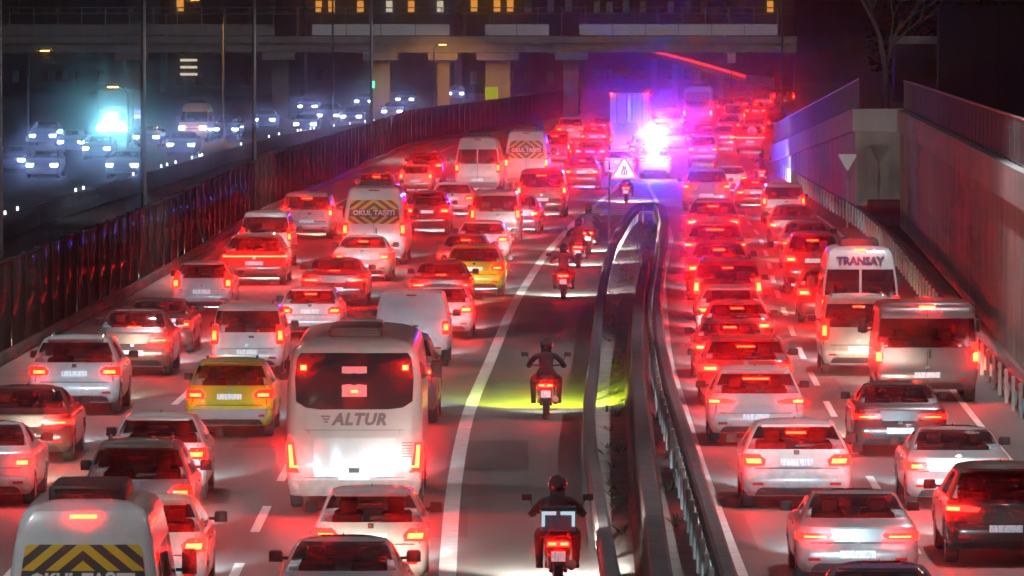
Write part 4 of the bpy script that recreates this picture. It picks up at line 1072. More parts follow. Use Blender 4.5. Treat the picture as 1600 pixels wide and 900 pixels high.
# box truck
s = Style('box_truck', 7.4, 2.46, 3.5, [(.9,0,5.2,1.23),(1.0,0,5.2,1.23),(3.44,0,5.2,1.23),(3.5,.03,5.17,1.2)], (), .42, rr=.03, rf=.03, bow=0, fbow=0); s.roofy = .1
s.add('cargo_box', s.body(), 'paint')
CAB = Style('cab', 2.0, 2.2, 2.5, [(.5,0,1.9,1.05),(.7,0,2.0,1.1),(1.3,0,1.95,1.1),(1.5,0,1.85,1.08),(2.2,0,1.5,1.0),(2.45,.1,1.3,.9)], (), .4, rr=.1, rf=.2)
me = CAB.body(); me.transform(Matrix.Translation((0, 5.35, 0))); s.add('cab', me, 'paint')
for sg in (-1, 1):
    d = s.add('cargo_door', MB().rbox(.06 if sg > 0 else -1.14, 1.14 if sg > 0 else -.06, -.05, -.004, 1.05, 3.36, .02).mesh('cargo_door', 30), 'panel_white')
    s.add('lock_bar', MB().tube([(sg*.16, -.085, 1.02), (sg*.16, -.085, 3.4)], .022, 6).mesh('lock_bar', 40), 'chrome', d)
    s.add('lock_bar', MB().tube([(sg*.80, -.085, 1.02), (sg*.80, -.085, 3.4)], .022, 6).mesh('lock_bar', 40), 'chrome', d)
    s.add('tail_light', MB().rbox(sg*.95-.17, sg*.95+.17, -.04, .04, .68, .84, .02).mesh('tail_light', 30), 'elem')
    s.add('marker_light', MB().rbox(sg*1.14-.06, sg*1.14+.06, -.05, -.004, 3.40, 3.47, .01).mesh('marker_light', 30), 'elem')
    ty, ri = wheel_meshes(.42, .28)
    for ya in (1.5, 6.2):
        w = s.add('wheel', ty, 'rubber', None, (sg*.98, ya, .42)); s.add('rim', ri, 'rim', w)
    s.add('frame_rail', MB().box(sg*.45-.05, sg*.45+.05, .1, 6.8, .68, .89).mesh('frame_rail'), 'black')
    s.add('mud_flap', MB().box(sg*.98-.22, sg*.98+.22, .95, .97, .2, .75).mesh('mud_flap'), 'black')
s.add('bumper_bar', MB().rbox(-1.15, 1.15, .0, .1, .42, .58, .03).mesh('bumper_bar', 30), 'black')
s.add('licence_plate', MB().box(-.26, .26, -.03, -.01, .70, .81).mesh('licence_plate'), 'plate')
ST['box_truck'] = s

NAMES = {'sedan': 'sedan', 'sedan_low': 'sedan', 'hatchback': 'hatchback', 'hatchback_tall': 'hatchback', 'suv': 'suv', 'suv_sharp': 'suv', 'suv_bar': 'suv',
         'compact_van': 'compact_van', 'panel_van': 'panel_van', 'people_carrier': 'people_carrier', 'school_minibus': 'school_minibus', 'tour_minibus': 'tour_minibus',
         'high_minibus': 'minibus', 'cargo_van': 'cargo_van', 'coach': 'coach', 'midibus': 'school_bus', 'box_truck': 'box_truck'}
CATS = {'sedan': 'car', 'hatchback': 'car', 'suv': 'car', 'compact_van': 'van', 'panel_van': 'van', 'people_carrier': 'van', 'school_minibus': 'minibus', 'tour_minibus': 'minibus',
        'minibus': 'minibus', 'cargo_van': 'van', 'coach': 'coach', 'school_bus': 'bus', 'box_truck': 'truck'}
PLACED = []
SKIPFAR = {'door_handle', 'rear_wiper', 'badge', 'reflector', 'antenna_fin', 'rear_handle', 'vent_slat', 'hinge', 'front_plate'}
HEADW = 2400.0
def build(style, x, y, rz, sx, sz, pnt, state, label, group, name=None, cat=None, far=False, beam=True, front=False, sy=1.0):
    s = ST[style]; nm = name or NAMES[style]
    r = empty(nm, (x, y, 0), rz); r.scale = (sx, sy, sz)
    tag(r, label, cat or CATS[nm], group)
    objs = []
    lit = {'lens': M['lens'] if 'b' in state else M['lens_dim'] if 't' in state else M['third_off'],
           'elem': M['elem'] if 'b' in state else M['elem_dim'] if 't' in state else M['third_off'],
           'third': M['third'] if '3' in state else M['third_off'], 'paint': PAINT[pnt],
           'ac': M['black'],
           'head': M['head_far'] if 'f' in state else M['head_cyan'] if 'c' in state else M['head_off']}
    drop = SKIPFAR if far else ()
    for (pn, me, role, par, loc) in s.parts:
        if pn in drop or (far and role == 'rim') or (front and (pn in ('licence_plate', 'boot_lid', 'high_brake_light'))) or (not front and far and pn in ('grille',)):
            objs.append(None); continue
        m = lit.get(role) or M[role]
        o = obj(pn, me, m, objs[par] if par is not None and objs[par] else r, loc)
        objs.append(o)
    if beam:
        li = bpy.data.lights.new('headlight_beam', 'SPOT'); li.energy = HEADW*beam; li.color = random.choice([(.55, .86, 1.0), (.60, .88, 1.0), (.60, .88, 1.0), (.80, .93, 1.0), (1, .88, .66)])
        li.spot_size = R(48); li.spot_blend = .5; li.shadow_soft_size = .25
        lo = bpy.data.objects.new('headlight_beam', li); COL.objects.link(lo); lo.parent = r
        lo.location = (0, s.L+.10, .72); lo.rotation_euler = (R(70.5), 0, 0)
    PLACED.append((nm, label, x, y, rz, s.L*sy, s.W*sx)); return r

def V(style, xl, xr, top, base, pnt, state, label, side, **kw):
    s = ST[style]; p = at((xl+xr)/2, base); k = pxm(p.y)
    sx = min(1.10, max(.90, (xr-xl)/k/s.W)); sz = 1.0
    if top: sz = min(1.10, max(.88, zat(top, p.y+s.roofy)/s.H))
    th = -heading(p.y, side)+kw.pop('turn', 0)
    grp = 'vehicles queuing on the left carriageway' if side == 'l' else 'vehicles queuing on the right carriageway'
    d = p.y
    far = kw.pop('far', d > 310)
    return build(style, p.x, p.y, th, sx, sz, pnt, state, label, grp, far=far, beam=kw.pop('beam', 1.0 if d < 470 else 0), **kw)

# ---- left carriageway, near to far
V('school_minibus', 12, 246, 785, 1140, 'white', 't3', 'white school minibus with black and yellow chevron board, nearest at bottom left', 'l')
V('hatchback', 138, 322, 778, 946, 'cream', 'b3', 'pale car glowing red, tucked beside the nearest school minibus', 'l')
V('suv', 128, 300, 690, 868, 'grey', 't', 'grey suv just ahead of the nearest school minibus', 'l')
V('sedan', -118, 52, 660, 792, 'white', 'b', 'white car cut by the left picture edge, bright tail light showing', 'l')
V('sedan_low', -46, 112, 604, 724, 'black', 'b', 'black sedan at left edge with wide glowing tail lights', 'l')
V('suv', 45, 186, 526, 648, 'white', 't', 'white suv with blue-lit plate beside the noise barrier', 'l')
V('sedan_low', 147, 266, 483, 588, 'grey', 'b3', 'grey sedan with bright high brake light ahead of the white suv', 'l')
V('sedan', 188, 300, 467, 552, 'black', 't', 'dark sedan half hidden ahead of the bright-lamped grey sedan', 'l')
V('hatchback_tall', 268, 362, 408, 492, 'white', 't', 'boxy white hatchback with square tail lights next to the barrier', 'l')
V('suv_bar', 348, 446, 366, 446, 'brown', 'b', 'dark suv with one red light bar across its tail', 'l')
V('people_carrier', 375, 454, 330, 420, 'white', 't', 'white van with large dark rear window, ahead of the light-bar suv', 'l')
V('people_carrier', 440, 518, 300, 374, 'white', 'b3', 'white van with red high brake light left of the far school minibus', 'l')
V('school_minibus', 535, 633, 290, 414, 'white', 't', 'white school minibus with chevron board in the middle lane', 'l')
V('sedan', 520, 610, 368, 440, 'cream', 'b3', 'pale sedan glowing pink below the middle school minibus', 'l')
V('sedan_low', 470, 572, 403, 478, 'maroon', 'b3', 'dark red sedan with white plate in the middle lane', 'l')
V('hatchback', 436, 532, 450, 530, 'white', 't3', 'white hatchback with roof spoiler behind the dark red sedan', 'l')
V('compact_van', 330, 442, 474, 588, 'white', 't', 'white-tailed compact van with dark rear window and roof rails', 'l')
V('suv', 290, 426, 562, 684, 'yellow', 't', 'yellow taxi suv with silver bumper left of the coach', 'l', name='taxi', cat='taxi')
for r_ in [o for o in COL.objects if o.get('category') == 'taxi']:
    obj('bumper_skin', ST['suv'].patch(ST['suv'].rear, [(.40,-.90,.90),(.52,-1.0,1.0),(.62,-.98,.98)], 10, .014).mesh('bumper_skin', 35), M['plastic_grey'], r_)
V('hatchback', 170, 322, 648, 786, 'white', 't', 'white hatchback behind the yellow taxi suv', 'l')
V('coach', 447, 660, 528, 806, 'mauve', 'b3', 'pale coach with ALTUR lettering and tall red corner lamps', 'l')
V('hatchback', 490, 668, 765, 925, 'white', 'b', 'white hatchback right behind the coach', 'l')
V('sedan', 428, 636, 842, 1022, 'silver', 't', 'silver car cut by the bottom edge behind the white hatchback', 'l')
V('panel_van', 585, 700, 455, 574, 'pale', 't', 'pale blue windowless panel van ahead of the coach', 'l')
V('suv_sharp', 548, 684, 520, 664, 'grey', 'b', 'grey suv mostly hidden by the right side of the coach', 'l')
V('sedan_low', 640, 736, 408, 490, 'red', 'b3', 'red sedan with lit high brake light beside the white line', 'l')
V('hatchback', 642, 738, 446, 530, 'white', 'b', 'white car half hidden by the pale blue panel van', 'l')
V('suv', 694, 787, 382, 463, 'yellow', 't', 'yellow taxi in the lane beside the curved white line', 'l', name='taxi', cat='taxi')
V('sedan', 684, 768, 366, 438, 'red', 'b3', 'red sedan just ahead of the smaller yellow taxi', 'l')
V('hatchback', 712, 794, 345, 410, 'white', 'b', 'white car with purple sheen ahead of the taxi lane sedan', 'l')
V('compact_van', 735, 812, 297, 382, 'grey', 't', 'grey van with plain tail, third ahead of the small taxi', 'l')
V('sedan', 776, 842, 306, 366, 'navy', 'b', 'navy sedan right of the grey van with one bright tail light', 'l', turn=-.02)
V('people_carrier', 806, 886, 262, 341, 'red', 'b3', 'red van with orange high brake light near the motorcycles', 'l')
V('high_minibus', 711, 781, 213, 302, 'white', 't', 'tall white minibus without chevrons in the far middle lane', 'l')
V('school_minibus', 788, 856, 200, 296, 'white', 'b', 'school minibus with chevron board right of the tall white minibus', 'l')
V('hatchback', 672, 740, 285, 340, 'white', 't', 'white hatchback in front of the tall white minibus', 'l')
V('suv', 632, 702, 298, 368, 'maroon', 'b', 'dark red suv right of the middle school minibus', 'l')
V('hatchback_tall', 626, 672, 257, 302, 'cream', 'b', 'small pale boxy car beside the far barrier', 'l')
V('suv', 634, 692, 236, 286, 'black', 'b', 'black suv at the far barrier left of the tall white minibus', 'l')
V('hatchback', 556, 618, 268, 328, 'maroon', 'b3', 'dark car whose red brake light shows over the middle school minibus', 'l')
V('suv', 869, 913, 182, 226, 'white', 't', 'far white suv under the left of the bridge', 'l')
V('sedan', 906, 948, 196, 234, 'red', 'b3', 'far red car left of the box truck', 'l')
V('people_carrier', 846, 888, 203, 262, 'red', 'b3', 'red-lit van right of the far school minibus', 'l')
V('sedan', 882, 936, 240, 297, 'maroon', 'b3', 'purple-lit sedan behind the triangular sign', 'l')
V('hatchback', 898, 946, 219, 258, 'navy', 'b', 'small navy car ahead of the purple-lit sedan', 'l')
V('box_truck', 953, 1014, 145, 232, 'white', 'b', 'white box truck with double rear doors below the bridge', 'l', far=False)
V('panel_van', 953, 998, 184, 246, 'pale', 't', 'pale-tailed van close behind the box truck', 'l')
V('suv', 982, 1030, 205, 261, 'blue', 'b', 'blue-lit suv beside the flashing police car', 'l', beam=0)
V('hatchback', 944, 990, 234, 276, 'white', 't', 'white car left of the flashing police car', 'l')
V('people_carrier', 1024, 1066, 163, 214, 'white', 'b3', 'white van below the bridge, left of the far school bus', 'l')
V('midibus', 1067, 1113, 135, 196, 'white', 'b', 'far school bus with chevron board under the bridge', 'l', far=False)
V('sedan', 1038, 1080, 198, 239, 'silver', 'b', 'silver car below the far white van', 'l')
V('suv', 1075, 1121, 207, 262, 'silver', 'b', 'silver suv with purple rear window below the far school bus', 'r')
V('suv_sharp', 1080, 1128, 193, 232, 'maroon', 'b3', 'dark red car directly behind the far school bus', 'r')
V('sedan', 1112, 1148, 196, 236, 'red', 'b', 'far red car between silver suv and dark van', 'r')
V('suv_bar', 1150, 1194, 176, 242, 'grey', 'b', 'dark vehicle with red light bar and pale bumper by the ramp', 'r')
V('people_carrier', 1130, 1164, 160, 204, 'white', 'b', 'far white van beyond the dark light-bar vehicle', 'r')
V('sedan', 1164, 1196, 155, 190, 'red', 'b3', 'farthest red car near the foot of the ramp', 'r')
V('people_carrier', 1208, 1241, 124, 170, 'black', 't', 'dark van at the far right edge of the road', 'r')
for (st, xl, xr, tp, bs_, pn, lab, sd) in (
    ('hatchback', 924, 958, None, 214, 'maroon', 'tiny dark red car just left of the box truck cab', 'l'), ('sedan', 1012, 1050, None, 226, 'navy', 'tiny navy car right of the box truck', 'l'),
    ('suv', 1122, 1156, None, 216, 'maroon', 'tiny maroon suv beside the far school bus', 'r'), ('sedan', 1160, 1196, None, 218, 'silver', 'tiny silver car ahead of the dark light-bar vehicle', 'r'),
    ('hatchback', 1030, 1060, None, 190, 'red', 'tiny red car beyond the far white van', 'l'), ('suv', 1120, 1148, None, 184, 'black', 'tiny black suv right of the far school bus', 'r'),
    ('sedan', 1150, 1178, None, 176, 'red', 'tiny red car under the right end of the bridge', 'r'), ('hatchback', 1086, 1110, None, 168, 'red', 'tiny red car beyond the far school bus', 'l'),
    ('sedan', 1180, 1206, None, 172, 'white', 'tiny white car near the foot of the red-lit ramp', 'r'), ('suv', 1196, 1232, None, 212, 'black', 'tiny black suv beside the end of the ramp wall', 'r'),
    ('hatchback', 966, 996, None, 206, 'red', 'tiny red car hidden beyond the box truck', 'l')):
    V(st, xl, xr, tp, bs_, pn, 't', lab, sd)
# ---- right carriageway, near to far
V('sedan', 1280, 1490, 884, 1072, 'navy', 'b', 'dark car whose roof alone shows at the bottom edge', 'r')
V('sedan_low', 1245, 1436, 770, 916, 'silver', 'b', 'silver sedan with yellowish plate, nearest in the outer lanes', 'r')
V('suv_sharp', 1480, 1664, 727, 884, 'black', 'b', 'black car cut by the right picture edge', 'r')
V('sedan', 1416, 1580, 668, 796, 'silver', 'b', 'silver sedan ahead of the right-edge car', 'r')
V('sedan_low', 1334, 1480, 598, 712, 'black', 't', 'black sedan behind the grey cargo van', 'r')
V('hatchback', 1160, 1330, 658, 796, 'white', 'b3', 'white hatchback with round bright tail lights and grey diffuser', 'r')
V('suv_sharp', 1108, 1256, 580, 696, 'white', 'b3', 'white suv with slim lamps, second in the inner right lane', 'r')
V('suv', 1094, 1238, 537, 636, 'red', 'b3', 'red suv with wide double high brake light', 'r')
V('sedan', 1082, 1202, 503, 591, 'maroon', 'b3', 'dark red sedan, fourth in the inner right lane', 'r')
V('hatchback', 1098, 1206, 476, 556, 'maroon', 'b3', 'dark red hatchback squeezed between red cars in the inner right lane', 'r')
V('hatchback', 1088, 1196, 460, 529, 'cream', 'b', 'pale hatchback with shiny roof edge behind the red van', 'r')
V('compact_van', 1084, 1190, 405, 503, 'red', 'b3', 'red compact van in the inner right lane', 'r')
V('sedan', 1072, 1176, 373, 466, 'red', 'b3', 'red sedan ahead of the red compact van', 'r')
V('suv_sharp', 1070, 1164, 347, 430, 'maroon', 'b3', 'maroon suv with bright bar ahead of the red sedan', 'r')
V('suv', 1072, 1156, 306, 392, 'maroon', 'b3', 'maroon suv beside the median nose', 'r')
V('suv_sharp', 1068, 1140, 260, 330, 'silver', 'b', 'silver suv lit magenta beyond the median nose', 'r')
V('hatchback', 1122, 1162, 268, 302, 'white', 'b', 'small white car right of the magenta-lit suv', 'r')
V('sedan', 1150, 1212, 285, 326, 'red', 'b3', 'red car left of the pale boxy van', 'r')
V('compact_van', 1192, 1258, 287, 350, 'silver', 't', 'pale boxy van beside the ramp wall', 'r')
V('sedan', 1200, 1280, 320, 388, 'navy', 'b', 'dark sedan just behind the pale boxy van', 'r')
V('sedan_low', 1218, 1302, 346, 420, 'grey', 'b', 'grey sedan third ahead of the TRANSAY minibus', 'r')
V('suv', 1228, 1312, 362, 458, 'red', 'b3', 'red suv two ahead of the TRANSAY minibus', 'r')
V('hatchback', 1246, 1346, 418, 506, 'maroon', 'b', 'dark red car hidden ahead of the TRANSAY minibus', 'r')
V('tour_minibus', 1283, 1406, 385, 552, 'white', 't3', 'white minibus with TRANSAY lettering above its rear window', 'r')
V('compact_van', 1284, 1400, 462, 586, 'cream', 't3', 'cream compact van behind the TRANSAY minibus', 'r')
V('cargo_van', 1370, 1528, 473, 630, 'grey', 'b3', 'grey flat-backed cargo van beside the guard rail', 'r')

# ---- oncoming traffic beyond the noise barrier
def ON(style, px, py, d, pnt, label, st='f', sz=1.0):
    """an oncoming vehicle whose headlights show at (px, py), d metres away"""
    s = ST[style]; x = (px-800)/pxm(d); th = -heading(d, 'l')
    # nose points towards the camera: turn round and shift by the length
    fx, fy = math.sin(-th), math.cos(-th)
    build(style, x+fx*s.L, d+fy*s.L, th+math.pi, 1, sz, pnt, st, label, 'oncoming vehicles beyond the barrier', far=True, beam=0, front=True)
def dz(py, z=.68): return (CH-z)/((py-HY)/F)
on = [('sedan', 14, 250, 'navy', 'oncoming car at the far left edge'), ('hatchback', 65, 258, 'black', 'oncoming dark car second from the left edge, nearest row'),
      ('sedan', 190, 258, 'grey', 'oncoming grey car alone in the nearest row'), ('suv', 66, 212, 'navy', 'oncoming suv in the second row at far left'), ('sedan', 110, 222, 'navy', 'oncoming navy car left of the cyan floodlit truck'),
      ('hatchback', 150, 232, 'navy', 'oncoming hatchback with pinkish lamp under the cyan glare'), ('sedan', 228, 214, 'black', 'oncoming dark car right of the cyan glare'), ('sedan', 282, 226, 'black', 'oncoming dark car below the orange van'),
      ('suv', 352, 202, 'black', 'oncoming dark suv right of the orange van'), ('sedan', 412, 187, 'grey', 'oncoming grey car midway to the bridge pier'), ('hatchback', 476, 194, 'navy', 'oncoming navy hatchback before the pale bridge pier'),
      ('sedan', 480, 166, 'navy', 'oncoming navy car farther back before the pale pier'), ('suv', 512, 180, 'navy', 'oncoming navy suv nearest the pale pier'), ('sedan', 568, 158, 'navy', 'oncoming navy car at the pale bridge pier'),
      ('hatchback', 548, 182, 'black', 'oncoming dark hatchback below the pale pier'), ('sedan', 612, 174, 'navy', 'oncoming navy car just right of the pale pier'), ('sedan', 632, 155, 'black', 'oncoming dark car between pale pier and glowing pier'),
      ('hatchback', 712, 146, 'white', 'oncoming white car right of the glowing pier'), ('sedan', 811, 131, 'grey', 'oncoming grey car left of the two distant ones'), ('sedan', 862, 131, 'black', 'oncoming dark car in the distance below the bridge'), ('people_carrier', 936, 122, 'white', 'oncoming white van farthest away')]
for st, px, py, pn, lab in on: ON(st, px, py, dz(py), pn, lab)
ON('high_minibus', 300, 196, dz(200, .95), 'orange', 'oncoming tall van lit orange, left of the lamp poles')
ON('box_truck', 176, 200, dz(200, 1.0), 'grey', 'oncoming truck hidden behind a cyan floodlight')
t = PLACED[-1]
r = [o for o in COL.objects if o.get('label') == t[1]][0]
li = bpy.data.lights.new('flood_light', 'POINT'); li.energy = 400; li.color = (.25, .8, 1); li.shadow_soft_size = .4
lo = bpy.data.objects.new('flood_light', li); COL.objects.link(lo); lo.parent = r; lo.location = (0, 7.9, 1.6)
for sg in (-1, 1): obj('headlight', MB().rbox(sg*.8-.28, sg*.8+.28, 7.34, 7.42, .85, 1.15, .03).mesh('headlight', 30), M['flood'], r)
obj('windscreen', MB().rbox(-.9, .9, 7.22, 7.28, 1.5, 2.1, .02).mesh('windscreen', 30), M['coach_glass'], r)

# ---- police car with flashing bar among the far traffic
pc = V('suv', 1000, 1046, 226, 279, 'white', 'b', 'white police car with blazing blue and white light bar', 'l', beam=0, name='police_car', cat='police car')
obj('light_bar', MB().rbox(-.60, .60, 1.05, 1.35, 1.67, 1.80, .05).mesh('light_bar', 35), M['black'], pc)
for k in range(6): obj('beacon', MB().rbox(-.57+k*.195, -.40+k*.195, 1.02, 1.38, 1.70, 1.83, .03).mesh('beacon', 35), M['head_cyan'] if k in (1, 2, 3) else M['blue_lamp'], pc)
obj('flood_lamp', MB().rbox(-.20, .20, -.06, -.01, 1.06, 1.26, .04).mesh('flood_lamp', 35), M['head_cyan'], pc)
for (lx, ly, lz, e, c) in ((0, 1.2, 2.15, 6000, (.025, .045, 1)), (0, -.5, 1.4, 30, (.35, .85, 1))):
    li = bpy.data.lights.new('beacon_light', 'POINT'); li.energy = e; li.color = c; li.shadow_soft_size = .3
    lo = bpy.data.objects.new('beacon_light', li); COL.objects.link(lo); lo.parent = pc; lo.location = (lx, ly, lz)

# ================================================================== MOTORCYCLES AND RIDERS
def skin_mesh(verts, edges, rads, root=0, sub=2):
    me = bpy.data.meshes.new('skin'); me.from_pydata(verts, edges, []); o = bpy.data.objects.new('skin', me); COL.objects.link(o)
    md = o.modifiers.new('s', 'SKIN'); md.use_smooth_shade = True
    for i, r in enumerate(rads):
        rr = r if isinstance(r, tuple) else (r, r)
        me.skin_vertices[0].data[i].radius = rr; me.skin_vertices[0].data[i].use_root = (i == root)
    sb = o.modifiers.new('u', 'SUBSURF'); sb.levels = sub; sb.render_levels = sub
    bpy.context.view_layer.update(); dg = bpy.context.evaluated_depsgraph_get()
    m2 = bpy.data.meshes.new_from_object(o.evaluated_get(dg)); bpy.data.objects.remove(o); return m2
def rider_mesh(lean=.0):
    # rear wheel contact at y=0; seat at y=.35 z=.80; handlebar grips at y=1.05 z=1.0 x=+-.36
    v = [(0,.36,.90),(0,.37,1.06),(0,.42,1.25),(0,.47,1.38),(0,.50,1.47),(0,.53,1.60)]
    e = [(0,1),(1,2),(2,3),(3,4),(4,5)]; r = [(.165,.13),(.155,.12),(.185,.125),(.15,.10),(.062,.06),(.085,.09)]
    for sg in (-1, 1):
        n = len(v); v += [(sg*.21,.47,1.36),(sg*.34,.60,1.17),(sg*.36,.88,1.08),(sg*.36,.97,1.06)]
        e += [(3,n),(n,n+1),(n+1,n+2),(n+2,n+3)]; r += [.075,.062,.045,.040]
        n = len(v); v += [(sg*.13,.40,.86),(sg*.27,.80,.78),(sg*.26,.70,.40),(sg*.26,.80,.34)]
        e += [(0,n),(n,n+1),(n+1,n+2),(n+2,n+3)]; r += [.115,.078,.055,.045]
    me = skin_mesh(v, e, r); bm = bmesh.new(); bm.from_mesh(me)
    mb = MB()
    for sg in (-1, 1):                                   # gloved fingers closed round the grips, thumbs below
        for k, ln in enumerate((.9, 1.0, .95, .8)):
            x = sg*(.335+.019*k); pts = []
            for j in range(4): a = R(200-70*j*ln); pts.append((x, 1.02-.032*math.cos(a)*-1-.01, 1.045+.034*math.sin(a)*1.0+.005))
            mb.tube(pts, [.0105, .010, .009, .008], 6)
        mb.tube([(sg*.315, .985, 1.05), (sg*.312, 1.01, 1.02), (sg*.318, 1.035, 1.012)], [.011, .010, .008], 6)
    m3 = mb.mesh('f', 60); bm.from_mesh(m3)
    # shoes
    m4 = MB()
    for sg in (-1, 1): m4.rbox(sg*.26-.05, sg*.26+.05, .66, .93, .29, .37, .03)
    m5 = m4.mesh('g', 60); bm.from_mesh(m5)
    bm.to_mesh(me); bm.free(); bpy.data.meshes.remove(m3); bpy.data.meshes.remove(m5)
    me.materials.clear(); me.materials.append(None); me.polygons.foreach_set('use_smooth', [True]*len(me.polygons)); me.name = 'rider'; return me
RIDER = rider_mesh()
for v_ in RIDER.vertices:                                # seated low: shorten the trunk above the saddle
    if v_.co.z > .86: v_.co.z = .86+(v_.co.z-.86)*(.97 if v_.co.y > .9 else .80)
HELM = MB().ball((0,.56,1.485), (.135,.155,.15), 18, 12).mesh('helmet', 60)
HELM2 = MB().rbox(-.11,.11,.43,.60,1.33,1.43,.05).mesh('helmet_rim', 50)
VISOR = MB().ball((0,.60,1.49), (.118,.125,.06), 14, 8).mesh('visor', 60)

def moto_parts(kind):
    P = []
    ty, ri = wheel_meshes(.30, .13)
    P.append(('wheel', ty, 'rubber', None, (0, .0, .30))); P.append(('rim', ri, 'rim', 0, (0,0,0)))
    P.append(('wheel', ty, 'rubber', None, (0, 1.32, .30))); P.append(('rim', ri, 'rim', 2, (0,0,0)))
    w = .19 if kind == 'scooter' else .14
    st = Style('tail', 1.0, 2*w, .5, [(.48,.02,.80,w*.55),(.56,-.12,.84,w*.85),(.66,-.18,.86,w),(.76,-.16,.84,w*.95),(.80,-.08,.8,w*.7)], (), .1, rr=.07, rf=.1, bow=.02, fbow=.02)
    P.append(('tail_body', st.body(), 'shell', None, (0,0,0)))
    b = len(P)-1
    P.append(('seat', MB().rbox(-.15, .15, -.02, .72, .79, .88, .06).mesh('seat', 50), 'cloth_black', None, (0,0,0)))
    fr = Style('shield', .4, .5, 1.0, [(.30,1.05,1.14,.10),(.45,.96,1.12,.18),(.7,1.0,1.16,.21),(.95,1.02,1.18,.17),(1.05,1.06,1.16,.08)], (), .1, rr=.04, rf=.08, bow=.02, fbow=.05)
    P.append(('front_fairing', fr.body(), 'shell', None, (0,0,0)))
    P.append(('floorboard', MB().rbox(-.18, .18, .55, 1.08, .30, .38, .04).mesh('floorboard', 40), 'black', None, (0,0,0)))
    P.append(('frame', MB().tube([(0,.05,.45),(0,.5,.38),(0,.95,.40),(0,1.10,.95)], .05, 8).mesh('frame', 50), 'dark', None, (0,0,0)))
    for sg in (-1, 1):
        P.append(('fork_leg', MB().tube([(sg*.09,1.14,.90),(sg*.09,1.32,.30)], .025, 8).mesh('fork_leg', 50), 'steel', None, (0,0,0)))
        P.append(('swing_arm', MB().tube([(sg*.10,.0,.30),(sg*.10,.45,.40)], .03, 8).mesh('swing_arm', 50), 'dark', None, (0,0,0)))
        P.append(('shock', MB().tube([(sg*.13,.02,.34),(sg*.13,.12,.62)], .028, 8).mesh('shock', 50), 'steel', None, (0,0,0)))
    P.append(('handlebar', MB().tube([(-.42,.99,1.05),(-.25,1.03,1.06),(0,1.08,1.02),(.25,1.03,1.06),(.42,.99,1.05)], .017, 8).mesh('handlebar', 50), 'black', None, (0,0,0)))
    hb = len(P)-1
    for sg in (-1, 1):
        P.append(('mirror', MB().tube([(sg*.30,1.05,1.06),(sg*.40,1.07,1.25)], .008, 6).rbox(sg*.44-.075, sg*.44+.075, 1.05, 1.08, 1.23, 1.32, .02).mesh('mirror', 40), 'black', hb, (0,0,0)))
    P.append(('tail_light', MB().rbox(-w*.85, w*.85, -.205, -.14, .655, .735, .03).mesh('tail_light', 40), 'lens', None, (0,0,0)))
    t = len(P)-1
    for sg in (-1, 1): P.append(('lamp_element', MB().rbox(sg*.085-.055, sg*.085+.055, -.215, -.20, .68, .715, .01).mesh('lamp_element', 40), 'elem', t, (0,0,0)))
    P.append(('fender', MB().rbox(-.085, .085, -.33, -.02, .40, .62, .05).mesh('fender', 40), 'black', None, (0,0,0)))
    P.append(('licence_plate', MB().box(-.10, .10, -.352, -.335, .46, .60).mesh('licence_plate'), 'plate', None, (0,0,0)))
    P.append(('exhaust', MB().tube([(.17,.75,.30),(.19,.3,.34),(.20,-.22,.42)], [.03,.055,.06], 10).mesh('exhaust', 50), 'steel', None, (0,0,0)))
    P.append(('headlight', MB().rbox(-.13, .13, 1.15, 1.20, .78, .92, .03).mesh('headlight', 40), 'head', None, (0,0,0)))
    return P
MOTO = {k: moto_parts(k) for k in ('scooter', 'motorbike')}
def motorcycle(kind, px, base, side, pnt, cloth, label, rlabel, box=False, turn=0, beam=(1, .95, .85), sc=1.0, state='b', off=None, grp=True):
    p = at(px, base); th = -heading(p.y, side)+turn
    r = empty('motorcycle', (p.x, p.y, 0), th); r.scale = (sc, sc, sc); tag(r, label, 'motorcycle', 'motorcycles threading between the lanes')
    lit = {'lens': M['lens'], 'elem': M['elem'], 'shell': PAINT[pnt], 'head': M['head_off']}; oo = []
    for (nm, me, role, par, loc) in MOTO[kind]:
        oo.append(obj(nm, me, lit.get(role) or M[role], oo[par] if par is not None else r, loc))
    q = obj('person', RIDER, M[cloth], None, (p.x, p.y, 0), th); q.scale = (sc, sc, sc); tag(q, rlabel, 'person', 'motorcycle riders')
    h = obj('helmet', HELM, M['helmet'], q); obj('visor', VISOR, M['coach_glass'], h); obj('chin_guard', HELM2, M['helmet'], h)
    if box:
        b = empty('delivery_box', (p.x, p.y, 0), th); tag(b, 'square blue delivery box with reflective corners behind the nearest rider', 'delivery box')
        obj('box', MB().rbox(-.25, .25, -.30, .16, .885, 1.185, .04).mesh('box', 35), M['box_blue'], b)
        obj('lid', MB().rbox(-.26, .26, -.31, .17, 1.187, 1.22, .02).mesh('lid', 35), M['cloth_black'], b)
        for (x0, x1, z0, z1) in ((-.235,-.03,1.115,1.165), (.03,.235,1.115,1.165), (-.235,-.19,.95,1.114), (.19,.235,.95,1.114)):
            obj('reflective_strip', MB().box(x0, x1, -.315, -.302, z0, z1).mesh('reflective_strip'), M['reflective'], b)
    if beam:
        li = bpy.data.lights.new('headlight_beam', 'SPOT'); li.energy = 3500; li.color = beam; li.spot_size = R(70); li.spot_blend = .9; li.shadow_soft_size = .08
        lo = bpy.data.objects.new('headlight_beam', li); COL.objects.link(lo); lo.parent = r; lo.location = (0, 1.26, .85); lo.rotation_euler = (R(80), 0, 0)
        if 'yellow-green' in label: li.energy = 700
    return r
motorcycle('scooter', 872, 925, 'l', 'black', 'cloth_black', 'black delivery scooter nearest the bottom edge', 'rider in black sitting before the blue delivery box', box=True)
fog = motorcycle('motorbike', 853, 655, 'l', 'black', 'cloth_black', 'black motorcycle with yellow-green glow ahead of it', 'rider in black, alone above the yellow-green glow on the asphalt')
